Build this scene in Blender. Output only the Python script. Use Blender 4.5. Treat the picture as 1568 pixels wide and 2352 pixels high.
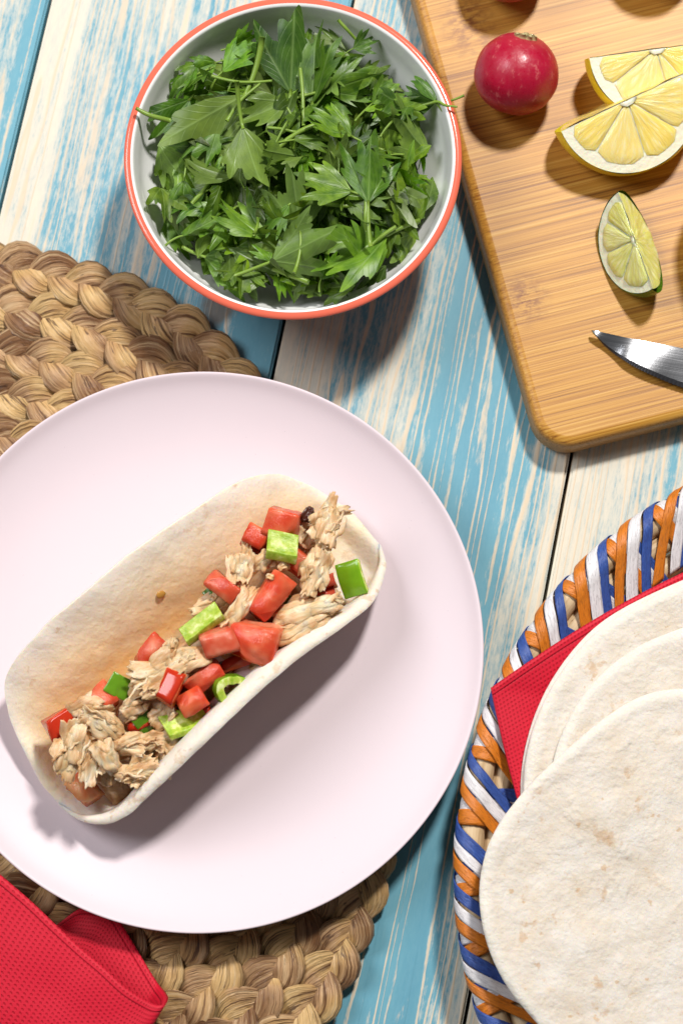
import bpy, bmesh, math, random
from mathutils import Vector, Matrix, Euler, noise as mnoise

# ------------------------------------------------------------------ clear
for o in list(bpy.data.objects):
    bpy.data.objects.remove(o)
scene = bpy.context.scene
COL = scene.collection
R = math.radians

# ------------------------------------------------------------------ camera
# photograph coordinates below are in a 1568 x 2352 raster
FPX, TH, DIST = 5160.0, R(10.7), 1.032
CAM = Vector((0, -DIST * math.sin(TH), DIST * math.cos(TH)))
cd = bpy.data.cameras.new('camera')
cam = bpy.data.objects.new('camera', cd)
COL.objects.link(cam)
cam.location = CAM
cam.rotation_euler = (TH, 0, 0)
cd.sensor_fit = 'VERTICAL'
cd.sensor_height = 36
cd.lens = 36 * FPX / 2352
cd.clip_start, cd.clip_end = 0.05, 50
cd.dof.use_dof = True
cd.dof.focus_distance = 0.99
cd.dof.aperture_fstop = 9.0
scene.camera = cam

# ------------------------------------------------------------------ world and lamps (indoor studio light)
w = bpy.data.worlds.new('World')
scene.world = w
w.use_nodes = True
w.node_tree.nodes['Background'].inputs[0].default_value = (0.97, 0.975, 1.0, 1)
w.node_tree.nodes['Background'].inputs[1].default_value = 0.09


def area_lamp(name, az, el, dist, size, power, colr, target=(0, 0, 0.02)):
    ld = bpy.data.lights.new(name, 'AREA')
    ld.shape = 'DISK'
    ld.size = size
    ld.energy = power
    ld.color = colr
    lo = bpy.data.objects.new(name, ld)
    COL.objects.link(lo)
    d = Vector((math.cos(az) * math.cos(el), math.sin(az) * math.cos(el), math.sin(el)))
    lo.location = Vector(target) + d * dist
    lo.rotation_euler = (-d).to_track_quat('-Z', 'Y').to_euler()
    return lo


area_lamp('key_lamp', R(66), R(57), 2.2, 0.24, 51, (1.0, 0.965, 0.915))
area_lamp('window_softbox', R(155), R(50), 1.9, 0.9, 21, (0.97, 0.975, 1.0))

scene.view_settings.view_transform = 'Standard'
scene.view_settings.look = 'None'
scene.view_settings.exposure = 0.0
scene.view_settings.gamma = 1.0
scene.view_settings.use_curve_mapping = False
scene.render.engine = 'CYCLES'
scene.cycles.use_denoising = True
scene.cycles.max_bounces = 8
scene.cycles.caustics_reflective = False
scene.cycles.caustics_refractive = False


# ------------------------------------------------------------------ helpers
def P(px, py, z=0.0):
    """point of the place at height z that the photograph shows at (px, py)"""
    d = Vector((0, math.sin(TH), -math.cos(TH))) * FPX + Vector((px - 784.0, 0, 0)) \
        + Vector((0, math.cos(TH), math.sin(TH))) * (1176.0 - py)
    t = (z - CAM.z) / d.z
    return CAM + d * t


def lerp(a, b, t):
    return a + (b - a) * t


def sinterp(tab, x, w_=26.0):
    return sum(interp(tab, x + d * w_) for d in (-1, -.5, 0, .5, 1)) / 5


def interp(tab, x):
    if x <= tab[0][0]:
        return tab[0][1]
    for (x0, y0), (x1, y1) in zip(tab, tab[1:]):
        if x <= x1:
            return lerp(y0, y1, (x - x0) / (x1 - x0))
    return tab[-1][1]


def catmull(pts, t):
    n = len(pts) - 1
    f = max(0.0, min(n - 1e-6, t * n))
    i = int(f)
    u = f - i
    p0, p1, p2, p3 = pts[max(i - 1, 0)], pts[i], pts[i + 1], pts[min(i + 2, n)]
    return 0.5 * ((2 * p1) + (p2 - p0) * u + (2 * p0 - 5 * p1 + 4 * p2 - p3) * u * u
                  + (3 * p1 - p0 - 3 * p2 + p3) * u ** 3)


def nz(v):
    return mnoise.noise(v)


def mesh_data(name, verts, faces, mats=(), smooth=True, uvs=None, midx=None):
    me = bpy.data.meshes.new(name)
    me.from_pydata([tuple(v) for v in verts], [], faces)
    for m in mats:
        me.materials.append(m)
    if midx:
        me.polygons.foreach_set('material_index', midx)
    if smooth:
        me.polygons.foreach_set('use_smooth', [True] * len(me.polygons))
    if uvs:
        uvl = me.uv_layers.new(name='UVMap')
        flat = []
        for lp in me.loops:
            flat.extend(uvs[lp.vertex_index])
        uvl.data.foreach_set('uv', flat)
    me.update()
    return me


def link(name, me, parent=None):
    o = bpy.data.objects.new(name, me)
    COL.objects.link(o)
    if parent:
        o.parent = parent
    return o


def mk(name, verts, faces, mats=(), parent=None, smooth=True, uvs=None, midx=None):
    return link(name, mesh_data(name, verts, faces, mats, smooth, uvs, midx), parent)


def tag(o, label=None, cat=None, group=None, kind=None):
    if label:
        o['label'] = label
    if cat:
        o['category'] = cat
    if group:
        o['group'] = group
    if kind:
        o['kind'] = kind
    return o


def empty(name, loc):
    o = bpy.data.objects.new(name, None)
    o.empty_display_size = 0.01
    COL.objects.link(o)
    o.location = loc
    return o


def grid_faces(nu, nv, closed_u=False, closed_v=False, off=0):
    f = []
    for i in range(nu if closed_u else nu - 1):
        for j in range(nv if closed_v else nv - 1):
            a, b = i, (i + 1) % nu
            c, d = j, (j + 1) % nv
            f.append((off + a * nv + c, off + b * nv + c, off + b * nv + d, off + a * nv + d))
    return f


def lathe(profile, n=128, close=False):
    """profile: list of (r, z); returns verts, faces"""
    v, f = [], []
    m = len(profile)
    for i in range(n):
        a = 2 * math.pi * i / n
        for (r, z) in profile:
            v.append((r * math.cos(a), r * math.sin(a), z))
    return v, grid_faces(n, m, closed_u=True)


def tube(path, radii, n=8, caps=True):
    v, f, uv = [], [], []
    m = len(path)
    s = 0.0
    prev = None
    for i, p in enumerate(path):
        t = (path[min(i + 1, m - 1)] - path[max(i - 1, 0)]).normalized()
        if prev is None:
            a = t.orthogonal().normalized()
        else:
            a = (prev - t * prev.dot(t)).normalized()
        prev = a
        b = t.cross(a)
        if i:
            s += (p - path[i - 1]).length
        for k in range(n):
            an = 2 * math.pi * k / n
            v.append(p + (a * math.cos(an) + b * math.sin(an)) * radii[i])
            uv.append((k / n, s))
    f = grid_faces(m, n, closed_v=True)
    if caps:
        f.append(tuple(range(n - 1, -1, -1)))
        f.append(tuple((m - 1) * n + k for k in range(n)))
    return v, f, uv


# ------------------------------------------------------------------ material helper
class NT:
    def __init__(self, name):
        self.m = bpy.data.materials.new(name)
        self.m.use_nodes = True
        self.t = self.m.node_tree
        self.b = self.t.nodes['Principled BSDF']
        self.out = self.t.nodes['Material Output']

    def n(self, typ, props=None, **ins):
        nd = self.t.nodes.new(typ)
        for k, v in (props or {}).items():
            setattr(nd, k, v)
        for k, v in ins.items():
            key = int(k[1:]) if k[0] == 'i' and k[1:].isdigit() else k.replace('_', ' ')
            self.set(nd.inputs[key], v)
        return nd

    def set(self, sock, v):
        if isinstance(v, bpy.types.NodeSocket):
            self.t.links.new(v, sock)
        elif isinstance(v, bpy.types.Node):
            self.t.links.new(v.outputs[0], sock)
        elif isinstance(v, (tuple, list)) and len(v) == 3 and sock.type == 'RGBA':
            sock.default_value = (*v, 1)
        else:
            sock.default_value = v

    def bs(self, **ins):
        for k, v in ins.items():
            self.set(self.b.inputs[k.replace('_', ' ')], v)

    def co(self, out='Object'):
        return self.n('ShaderNodeTexCoord').outputs[out]

    def map(self, vec, scale=(1, 1, 1), loc=(0, 0, 0), rot=(0, 0, 0)):
        return self.n('ShaderNodeMapping', None, Vector=vec, Scale=scale, Location=loc, Rotation=rot).outputs[0]

    def noise(self, vec, scale, detail=3.0, rough=0.55, dist=0.0):
        return self.n('ShaderNodeTexNoise', None, Vector=vec, Scale=scale, Detail=detail, Roughness=rough,
                      Distortion=dist).outputs[0]

    def voro(self, vec, scale, feature='F1', rnd=1.0):
        return self.n('ShaderNodeTexVoronoi', {'feature': feature}, Vector=vec, Scale=scale, Randomness=rnd).outputs[0]

    def math(self, op, a, b=0.0, clamp=False):
        return self.n('ShaderNodeMath', {'operation': op, 'use_clamp': clamp}, i0=a, i1=b).outputs[0]

    def ramp(self, fac, stops, interp='LINEAR'):
        nd = self.n('ShaderNodeValToRGB', None, Fac=fac)
        cr = nd.color_ramp
        cr.interpolation = interp
        while len(cr.elements) < len(stops):
            cr.elements.new(0.5)
        for e, (p, c) in zip(cr.elements, stops):
            e.position = p
            e.color = (c, c, c, 1) if isinstance(c, (int, float)) else (*c, 1)
        return nd.outputs[0]

    def mix(self, fac, a, b, blend='MIX'):
        nd = self.n('ShaderNodeMix', {'data_type': 'RGBA', 'blend_type': blend})
        self.set(nd.inputs[0], fac)
        self.set(nd.inputs[6], a)
        self.set(nd.inputs[7], b)
        return nd.outputs[2]

    def bump(self, h, strength=0.3, dist=0.001, normal=None):
        nd = self.n('ShaderNodeBump', None, Height=h, Strength=strength, Distance=dist)
        if normal is not None:
            self.set(nd.inputs['Normal'], normal)
        return nd.outputs[0]

    def xyz(self, vec):
        return self.n('ShaderNodeSeparateXYZ', None, Vector=vec).outputs

    def comb(self, x, y, z):
        return self.n('ShaderNodeCombineXYZ', None, X=x, Y=y, Z=z).outputs[0]

    def objinfo(self, out):
        return self.n('ShaderNodeObjectInfo').outputs[out]


# ------------------------------------------------------------------ materials
def plank_material(idx, width, xbias, seed, line=0.5, ybias=(), knots=()):
    """worn blue paint over cream pine; local X across the board, local Y along the grain"""
    t = NT('worn_blue_paint_%d' % idx)
    co = t.co()
    x, y, z = t.xyz(co)
    # slow wander of the grain
    wob = t.noise(t.map(co, (6, 1.6, 1), (seed, seed * 2, 0)), 1.0, 2)
    xs = t.math('ADD', x, t.math('MULTIPLY', t.math('SUBTRACT', wob, 0.5), 0.007))
    for (kx, ky, ka, kr) in knots:
        dx = t.math('SUBTRACT', x, kx)
        dy = t.math('MULTIPLY', t.math('SUBTRACT', y, ky), 0.45)
        d2 = t.math('ADD', t.math('MULTIPLY', dx, dx), t.math('MULTIPLY', dy, dy))
        g = t.math('POWER', 2.718, t.math('MULTIPLY', d2, -1.0 / (kr * kr)))
        xs = t.math('ADD', xs, t.math('MULTIPLY', g, ka))
    v1 = t.comb(t.math('MULTIPLY', xs, 300), t.math('MULTIPLY', y, 4.5), seed * 3.1)
    streak = t.noise(v1, 1.0, 3, 0.6)
    v2 = t.comb(t.math('MULTIPLY', xs, 45), t.math('MULTIPLY', y, 6.0), seed * 7.7)
    broad = t.noise(v2, 1.0, 3, 0.6)
    v3 = t.comb(t.math('MULTIPLY', x, 1000), t.math('MULTIPLY', y, 200.0), seed)
    speck = t.noise(v3, 1.0, 4, 0.75)
    v3b = t.comb(t.math('MULTIPLY', x, 200), t.math('MULTIPLY', y, 48.0), seed + 9)
    blot = t.noise(v3b, 1.0, 4, 0.7)
    # growth ring lines: uneven spacing
    ringx = t.math('ADD', t.math('MULTIPLY', xs, 205), t.math('MULTIPLY', broad, 3.0))
    ring1d = t.noise(t.comb(t.math('MULTIPLY', xs, 42), t.math('MULTIPLY', y, 0.5), seed * 5.3), 1.0, 2, 0.6)
    ringx = t.math('ADD', ringx, t.math('MULTIPLY', ring1d, 9.0))
    ring = t.math('FRACT', ringx)
    line_m = t.ramp(ring, [(0.0, 0.0), (0.66, 0.0), (0.82, 1.0), (0.92, 1.0), (1.0, 0.0)])
    bias = t.ramp(t.math('ADD', t.math('DIVIDE', x, width), 0.5), xbias)
    acc = t.math('ADD', t.math('MULTIPLY', streak, 0.62), 0.165)
    acc = t.math('ADD', acc, t.math('MULTIPLY', broad, 0.55))
    acc = t.math('ADD', acc, t.math('MULTIPLY', speck, 0.55))
    acc = t.math('ADD', acc, t.math('MULTIPLY', blot, 0.45))
    acc = t.math('ADD', acc, t.math('MULTIPLY', line_m, t.math('MULTIPLY', t.math('ADD', t.math('MULTIPLY', t.math('SUBTRACT', streak, 0.25), 1.2), t.math('MULTIPLY', blot, 0.7)), line * 0.50)))
    acc = t.math('ADD', acc, bias)
    if ybias:
        acc = t.math('ADD', acc, t.math('SUBTRACT', t.ramp(t.math('ADD', y, 0.5), ybias), 0.5))
    mask = t.ramp(t.math('MULTIPLY', acc, 0.5), [(0.75, 0.0), (0.80, 0.36), (0.87, 0.74), (0.96, 0.93)])
    blue = t.mix(t.noise(t.map(co, (60, 5, 1), (seed, 0, 0)), 1.0, 3),
                 (0.048, 0.225, 0.345), (0.145, 0.395, 0.485))
    blue = t.mix(t.math('MULTIPLY', speck, 0.35), blue, (0.30, 0.52, 0.58))
    cream = t.mix(t.noise(t.map(co, (30, 3, 1), (0, seed, 0)), 1.0, 2), (0.80, 0.72, 0.59), (0.76, 0.64, 0.48))
    cream = t.mix(t.math('MULTIPLY', line_m, 0.45), cream, (0.70, 0.47, 0.26))
    cream = t.mix(t.math('MULTIPLY', t.ramp(speck, [(0.5, 0.0), (0.8, 1.0)]), 0.25), cream, (0.45, 0.62, 0.66))
    col = t.mix(mask, blue, cream)
    for (kx, ky, ka, kr) in knots:
        dx = t.math('SUBTRACT', x, kx)
        dy = t.math('MULTIPLY', t.math('SUBTRACT', y, ky), 0.8)
        d = t.math('SQRT', t.math('ADD', t.math('MULTIPLY', dx, dx), t.math('MULTIPLY', dy, dy)))
        d = t.math('ADD', d, t.math('MULTIPLY', t.math('SUBTRACT', blot, 0.5), 0.008))
        km = t.ramp(t.math('DIVIDE', d, abs(kr) * 0.5), [(0.5, 1.0), (0.9, 0.0)])
        col = t.mix(t.math('MULTIPLY', km, 0.8), col, (0.16, 0.11, 0.07))
    h = t.math('ADD', t.math('MULTIPLY', line_m, 0.6), t.math('MULTIPLY', streak, 0.7))
    h = t.math('SUBTRACT', h, t.math('MULTIPLY', mask, 0.25))
    t.bs(Base_Color=col, Roughness=t.ramp(mask, [(0, 0.5), (1, 0.66)]), Normal=t.bump(h, 0.35, 0.0007))
    t.b.inputs['Specular IOR Level'].default_value = 0.35
    return t.m


def bamboo_material():
    t = NT('bamboo')
    co = t.co()
    x, y, z = t.xyz(co)
    # local X = grain direction
    f1 = t.noise(t.comb(t.math('MULTIPLY', x, 8), t.math('MULTIPLY', y, 1150), t.math('MULTIPLY', z, 900)), 1.0, 3, 0.65)
    f2 = t.noise(t.comb(t.math('MULTIPLY', x, 7), t.math('MULTIPLY', y, 330), t.math('MULTIPLY', z, 300)), 1.0, 3, 0.6)
    f3 = t.noise(t.comb(t.math('MULTIPLY', x, 5), t.math('MULTIPLY', y, 45), 0.0), 1.0, 2)
    s = t.math('ADD', t.math('MULTIPLY', f1, 0.72), t.math('MULTIPLY', f2, 0.28))
    col = t.ramp(s, [(0.34, (0.11, 0.036, 0.006)), (0.43, (0.33, 0.13, 0.020)), (0.50, (0.48, 0.22, 0.030)),
                     (0.57, (0.56, 0.29, 0.050)), (0.68, (0.70, 0.44, 0.12))])
    col = t.mix(t.ramp(f3, [(0.35, 0.0), (0.7, 0.55)]), col, (0.60, 0.29, 0.045))
    # nodes of the cane: short brownish marks
    for (kx, ky, sx, sy) in ((0.012, 0.072, 0.013, 0.016), (0.021, 0.208, 0.016, 0.022)):
        dx = t.math('DIVIDE', t.math('SUBTRACT', x, kx), sx)
        dy = t.math('DIVIDE', t.math('SUBTRACT', y, ky), sy)
        d = t.math('SQRT', t.math('ADD', t.math('MULTIPLY', dx, dx), t.math('MULTIPLY', dy, dy)))
        br = t.noise(t.comb(t.math('MULTIPLY', x, 160), t.math('MULTIPLY', y, 420), 3.0), 1.0, 3, 0.7)
        km = t.math('MULTIPLY', t.ramp(d, [(0.2, 1.0), (1.0, 0.0)]), t.ramp(br, [(0.42, 0.0), (0.6, 1.0)]))
        col = t.mix(t.math('MULTIPLY', km, 0.9), col, (0.20, 0.06, 0.014))
    # end grain dots on the sides
    nrm = t.n('ShaderNodeNewGeometry').outputs['Normal']
    nzv = t.xyz(nrm)[2]
    side = t.ramp(nzv, [(0.35, 1.0), (0.9, 0.0)])
    dots = t.voro(t.map(co, (1, 1, 1)), 1100)
    dcol = t.ramp(dots, [(0.15, (0.12, 0.05, 0.015)), (0.5, (0.46, 0.24, 0.085))])
    col = t.mix(t.math('MULTIPLY', side, 0.75), col, dcol)
    t.bs(Base_Color=col, Roughness=0.42, Normal=t.bump(s, 0.25, 0.0004))
    t.b.inputs['Specular IOR Level'].default_value = 0.4
    return t.m


def hyacinth_material():
    t = NT('dried_water_hyacinth')
    uv = t.co('UV')
    u, v, _ = t.xyz(uv)
    rnd = t.objinfo('Random')
    seed = t.math('MULTIPLY', rnd, 50)
    a = t.noise(t.comb(t.math('MULTIPLY', u, 34), t.math('MULTIPLY', v, 40), seed), 1.0, 4, 0.65)
    b = t.noise(t.comb(t.math('MULTIPLY', u, 150), t.math('MULTIPLY', v, 45), seed), 1.0, 3, 0.7)
    c = t.noise(t.comb(t.math('MULTIPLY', u, 1.5), t.math('MULTIPLY', v, 44), seed), 1.0, 1.5)
    c = t.math('ADD', t.math('MULTIPLY', t.math('SUBTRACT', c, 0.5), 1.5), 0.5)
    d = t.noise(t.comb(t.math('MULTIPLY', u, 14), t.math('MULTIPLY', v, 90), t.math('ADD', seed, 7)), 1.0, 3, 0.7)
    base = t.ramp(c, [(0.30, (0.27, 0.13, 0.055)), (0.40, (0.46, 0.265, 0.13)), (0.48, (0.60, 0.36, 0.18)),
                      (0.56, (0.64, 0.385, 0.155)), (0.66, (0.76, 0.50, 0.215))])
    col = t.mix(t.ramp(a, [(0.34, 0.95), (0.50, 0.0)]), base, (0.13, 0.055, 0.022))
    col = t.mix(t.ramp(a, [(0.52, 0.0), (0.68, 0.7)]), col, (0.80, 0.58, 0.33))
    col = t.mix(t.math('MULTIPLY', t.ramp(d, [(0.62, 0.0), (0.68, 1.0)]), 0.75), col, (0.07, 0.028, 0.018))
    h = t.math('ADD', a, t.math('MULTIPLY', b, 0.5))
    t.bs(Base_Color=col, Roughness=0.33, Normal=t.bump(h, 1.0, 0.0015))
    t.b.inputs['Specular IOR Level'].default_value = 0.55
    return t.m


def plate_material():
    t = NT('matte_lilac_glaze')
    co = t.co()
    n1 = t.noise(co, 2600, 2)
    n2 = t.noise(co, 12, 2)
    col = t.mix(n2, (0.715, 0.61, 0.65), (0.74, 0.635, 0.675))
    sp = t.voro(co, 180)
    col = t.mix(t.ramp(sp, [(0.025, 0.5), (0.045, 0.0)]), col, (0.45, 0.36, 0.42))
    t.bs(Base_Color=col, Roughness=0.46, Normal=t.bump(n1, 0.06, 0.0002))
    t.b.inputs['Specular IOR Level'].default_value = 0.35
    return t.m


def simple(name, colr, rough=0.5, spec=0.5, sss=0.0, sssr=(1, 0.4, 0.2), scale=0.003, coat=0.0, metallic=0.0):
    t = NT(name)
    t.bs(Base_Color=colr, Roughness=rough, Metallic=metallic)
    t.b.inputs['Specular IOR Level'].default_value = spec
    t.b.inputs['Coat Weight'].default_value = coat
    if sss:
        t.b.inputs['Subsurface Weight'].default_value = sss
        t.b.inputs['Subsurface Radius'].default_value = sssr
        t.b.inputs['Subsurface Scale'].default_value = scale
    return t.m


def tortilla_material(name, stain=False, spots=1.0):
    t = NT(name)
    co = t.co()
    n1 = t.noise(co, 55, 4, 0.6)
    n2 = t.noise(co, 420, 4, 0.65)
    n3 = t.noise(co, 150, 3, 0.6)
    col = t.mix(t.ramp(n1, [(0.35, 0.0), (0.7, 1.0)]), (0.735, 0.685, 0.62), (0.68, 0.585, 0.47))
    col = t.mix(t.ramp(n3, [(0.6, 0.0), (0.8, 0.5)]), col, (0.68, 0.52, 0.33))
    if stain:
        col = t.mix(0.6, col, (0.85, 0.79, 0.70))
    # toasted spots, each with a shape of its own
    sp = t.ramp(t.noise(co, 70, 5, 0.62), [(0.605, 0.0), (0.65, 0.6), (0.72, 1.0)])
    sp = t.math('MAXIMUM', sp, t.math('MULTIPLY', t.ramp(t.noise(t.map(co, (1, 1, 1), (3.3, 1.7, 0)), 190, 3, 0.5), [(0.665, 0.0), (0.71, 1.0)]), 0.8))
    sp = t.math('MULTIPLY', sp, 0.62 * spots)
    col = t.mix(sp, col, (0.52, 0.28, 0.09))
    if not stain:
        rimk = t.xyz(t.co('UV'))[0]
        col = t.mix(t.ramp(rimk, [(0.93, 0.0), (0.975, 0.9)]), col, (0.76, 0.72, 0.645))
        bl = t.ramp(t.noise(co, 95, 2, 0.5), [(0.60, 0.0), (0.72, 1.0)])
        n3 = t.math('ADD', n3, t.math('MULTIPLY', bl, 0.35))
        col = t.mix(t.math('MULTIPLY', bl, 0.35), col, (0.77, 0.73, 0.66))
    if stain:
        # orange juice from the filling soaked in along the crease (local Y across, 0 = crease)
        uvx, uvy, _ = t.xyz(t.co('UV'))
        st = t.ramp(uvy, [(0.55, 0.0), (0.70, 0.6), (0.82, 0.95), (0.905, 0.55), (0.96, 0.12), (0.99, 0.0)])
        fade = t.ramp(uvx, [(0.08, 0.0), (0.2, 1.0), (0.5, 0.7), (0.82, 0.8), (0.93, 0.0)])
        st = t.math('MULTIPLY', t.math('MULTIPLY', st, fade), t.ramp(n1, [(0.25, 0.6), (0.6, 1.15)]))
        glow_tint = t.math('MULTIPLY', t.ramp(uvy, [(0.55, 0.0), (0.75, 0.8), (0.95, 0.65), (0.992, 0.0)]), 0.8)  # yellow glow of light through the back wall, painted into the colour
        col = t.mix(glow_tint, col, (0.88, 0.76, 0.52))
        col = t.mix(st, col, (0.84, 0.50, 0.16))
    h = t.math('ADD', t.math('MULTIPLY', n3, 1.0), t.math('MULTIPLY', n2, 0.45))
    pit = t.ramp(t.voro(co, 240), [(0.1, 0.0), (0.35, 1.0)])
    h = t.math('ADD', h, t.math('MULTIPLY', pit, 0.12))
    t.bs(Base_Color=col, Roughness=0.62, Normal=t.bump(h, 0.35 if stain else 0.6, 0.0018))
    t.b.inputs['Specular IOR Level'].default_value = 0.25
    t.b.inputs['Subsurface Weight'].default_value = 0.6 if stain else 0.3
    t.b.inputs['Subsurface Radius'].default_value = (1.0, 0.62, 0.28)
    t.b.inputs['Subsurface Scale'].default_value = 0.0026 if stain else 0.0025
    return t.m


def napkin_material():
    t = NT('red_embossed_paper')
    uv = t.co('UV')
    u, v, _ = t.xyz(uv)
    # embossed dots in staggered rows: 2.1 mm pitch
    k = 1 / 0.0018
    uu = t.math('MULTIPLY', u, k)
    vv = t.math('MULTIPLY', v, k)
    a = t.math('SINE', t.math('MULTIPLY', t.math('ADD', uu, vv), math.pi))
    b = t.math('SINE', t.math('MULTIPLY', t.math('SUBTRACT', uu, vv), math.pi))
    dots = t.math('MULTIPLY', a, b)
    dm = t.ramp(dots, [(0.25, 0.0), (0.7, 1.0)])
    fib = t.noise(t.co(), 900, 3)
    col = t.mix(dm, (0.60, 0.006, 0.028), (0.44, 0.003, 0.016))
    col = t.mix(t.math('MULTIPLY', fib, 0.25), col, (0.62, 0.016, 0.036))
    hem = t.ramp(t.math('MULTIPLY', v, 100), [(0.28, 0.0), (0.33, 1.0), (0.38, 0.0)])
    h = t.math('SUBTRACT', t.math('MULTIPLY', fib, 0.35), t.math('ADD', dm, t.math('MULTIPLY', hem, 1.5)))
    col = t.mix(t.math('MULTIPLY', hem, 0.5), col, (0.25, 0.002, 0.01))
    t.bs(Base_Color=col, Roughness=0.6, Normal=t.bump(h, 0.6, 0.0005))
    t.b.inputs['Specular IOR Level'].default_value = 0.3
    return t.m


def raffia_material(name, c1, c2):
    t = NT(name)
    uv = t.co('UV')
    u, v, _ = t.xyz(uv)
    rnd = t.math('MULTIPLY', t.objinfo('Random'), 40)
    a = t.noise(t.comb(t.math('MULTIPLY', u, 16), t.math('MULTIPLY', v, 60), rnd), 1.0, 3, 0.7)
    crease = t.ramp(t.noise(t.comb(t.math('MULTIPLY', u, 7), t.math('MULTIPLY', v, 14), rnd), 1.0, 2, 0.5),
                    [(0.47, 0.0), (0.5, 1.0), (0.53, 0.0)])
    col = t.mix(t.ramp(a, [(0.3, 0.0), (0.7, 1.0)]), c2, c1)
    col = t.mix(t.math('MULTIPLY', crease, 0.45), col, tuple(x * (0.45 if c2[1] > 0.5 else 0.25) for x in c2))
    h = t.math('SUBTRACT', a, t.math('MULTIPLY', crease, 0.8))
    t.bs(Base_Color=col, Roughness=0.38, Normal=t.bump(h, 0.5, 0.0006))
    return t.m


def willow_material():
    t = NT('peeled_willow')
    uv = t.co('UV')
    u, v, _ = t.xyz(uv)
    a = t.noise(t.comb(t.math('MULTIPLY', u, 14), t.math('MULTIPLY', v, 22), 1.0), 1.0, 4, 0.6)
    b = t.noise(t.comb(t.math('MULTIPLY', u, 20), t.math('MULTIPLY', v, 190), 5.0), 1.0, 3, 0.6)
    col = t.ramp(a, [(0.3, (0.46, 0.29, 0.14)), (0.5, (0.66, 0.48, 0.28)), (0.7, (0.76, 0.60, 0.39))])
    col = t.mix(t.ramp(b, [(0.68, 0.0), (0.76, 0.7)]), col, (0.18, 0.09, 0.04))
    t.bs(Base_Color=col, Roughness=0.5, Normal=t.bump(a, 0.3, 0.0006))
    return t.m


def leaf_material():
    t = NT('parsley_leaf')
    uv = t.co('UV')
    u, v, _ = t.xyz(uv)
    oc = t.objinfo('Color')
    seed = t.math('MULTIPLY', t.objinfo('Random'), 30)
    a = t.math('ABSOLUTE', t.math('SUBTRACT', u, 0.5))
    m1 = t.ramp(t.math('MULTIPLY', a, v), [(0.0, 1.0), (0.013, 0.0)])
    a2 = t.math('ABSOLUTE', t.math('SUBTRACT', a, 0.28))
    m2 = t.ramp(t.math('MULTIPLY', a2, v), [(0.0, 0.9), (0.010, 0.0)])
    # slanting side veins
    w1 = t.math('SINE', t.math('MULTIPLY', t.math('SUBTRACT', v, t.math('MULTIPLY', a2, 1.9)), 42))
    m3 = t.ramp(w1, [(0.90, 0.0), (0.99, 0.45)])
    vein = t.math('MAXIMUM', t.math('MAXIMUM', m1, m2), m3)
    n1 = t.noise(t.comb(t.math('MULTIPLY', u, 5), t.math('MULTIPLY', v, 5), seed), 1.0, 3)
    col = t.mix(t.ramp(n1, [(0.3, 0.0), (0.7, 1.0)]), (0.044, 0.108, 0.009), (0.14, 0.25, 0.018))
    col = t.mix(1.0, col, oc, 'MULTIPLY')
    back = t.n('ShaderNodeNewGeometry').outputs['Backfacing']
    col = t.mix(t.math('MULTIPLY', back, 0.4), col, (0.20, 0.27, 0.075))
    col = t.mix(t.math('MULTIPLY', vein, 0.35), col, (0.30, 0.44, 0.14))
    t.bs(Base_Color=col, Roughness=0.40, Normal=t.bump(t.math('SUBTRACT', t.math('MULTIPLY', n1, 0.6), vein), 0.35, 0.0006))
    t.b.inputs['Specular IOR Level'].default_value = 0.45
    tr = t.n('ShaderNodeBsdfTranslucent')
    t.set(tr.inputs[0], t.mix(1.0, col, (2.0, 2.3, 0.5), 'MULTIPLY'))
    ms = t.n('ShaderNodeMixShader', None, Fac=0.16)
    t.t.links.new(t.b.outputs[0], ms.inputs[1])
    t.t.links.new(tr.outputs[0], ms.inputs[2])
    t.t.links.new(ms.outputs[0], t.out.inputs[0])
    return t.m


def chicken_material():
    t = NT('cooked_chicken')
    co = t.co()
    x, y, z = t.xyz(co)
    seed = t.math('MULTIPLY', t.objinfo('Random'), 20)
    fib = t.noise(t.comb(t.math('ADD', t.math('MULTIPLY', x, 60), seed), t.math('MULTIPLY', y, 900),
                         t.math('MULTIPLY', z, 800)), 1.0, 4, 0.65)
    n1 = t.noise(t.comb(t.math('ADD', t.math('MULTIPLY', x, 90), seed), t.math('MULTIPLY', y, 190),
                        t.math('MULTIPLY', z, 190)), 1.0, 2)
    col = t.ramp(n1, [(0.28, (0.46, 0.235, 0.09)), (0.41, (0.67, 0.42, 0.21)), (0.53, (0.77, 0.54, 0.32)),
                      (0.68, (0.84, 0.68, 0.49))])
    col = t.mix(t.ramp(fib, [(0.30, 0.55), (0.45, 0.0)]), col, (0.50, 0.25, 0.09))
    col = t.mix(t.ramp(fib, [(0.56, 0.0), (0.78, 0.6)]), col, (0.83, 0.68, 0.49))
    herb = t.voro(co, 260)
    col = t.mix(t.ramp(herb, [(0.04, 0.8), (0.075, 0.0)]), col, (0.09, 0.07, 0.03))
    col = t.mix(1.0, col, t.objinfo('Color'), 'MULTIPLY')
    t.bs(Base_Color=col, Roughness=0.32, Normal=t.bump(fib, 0.6, 0.0010))
    t.b.inputs['Subsurface Weight'].default_value = 0.4
    t.b.inputs['Subsurface Radius'].default_value = (1.0, 0.5, 0.25)
    t.b.inputs['Subsurface Scale'].default_value = 0.002
    return t.m


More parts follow.
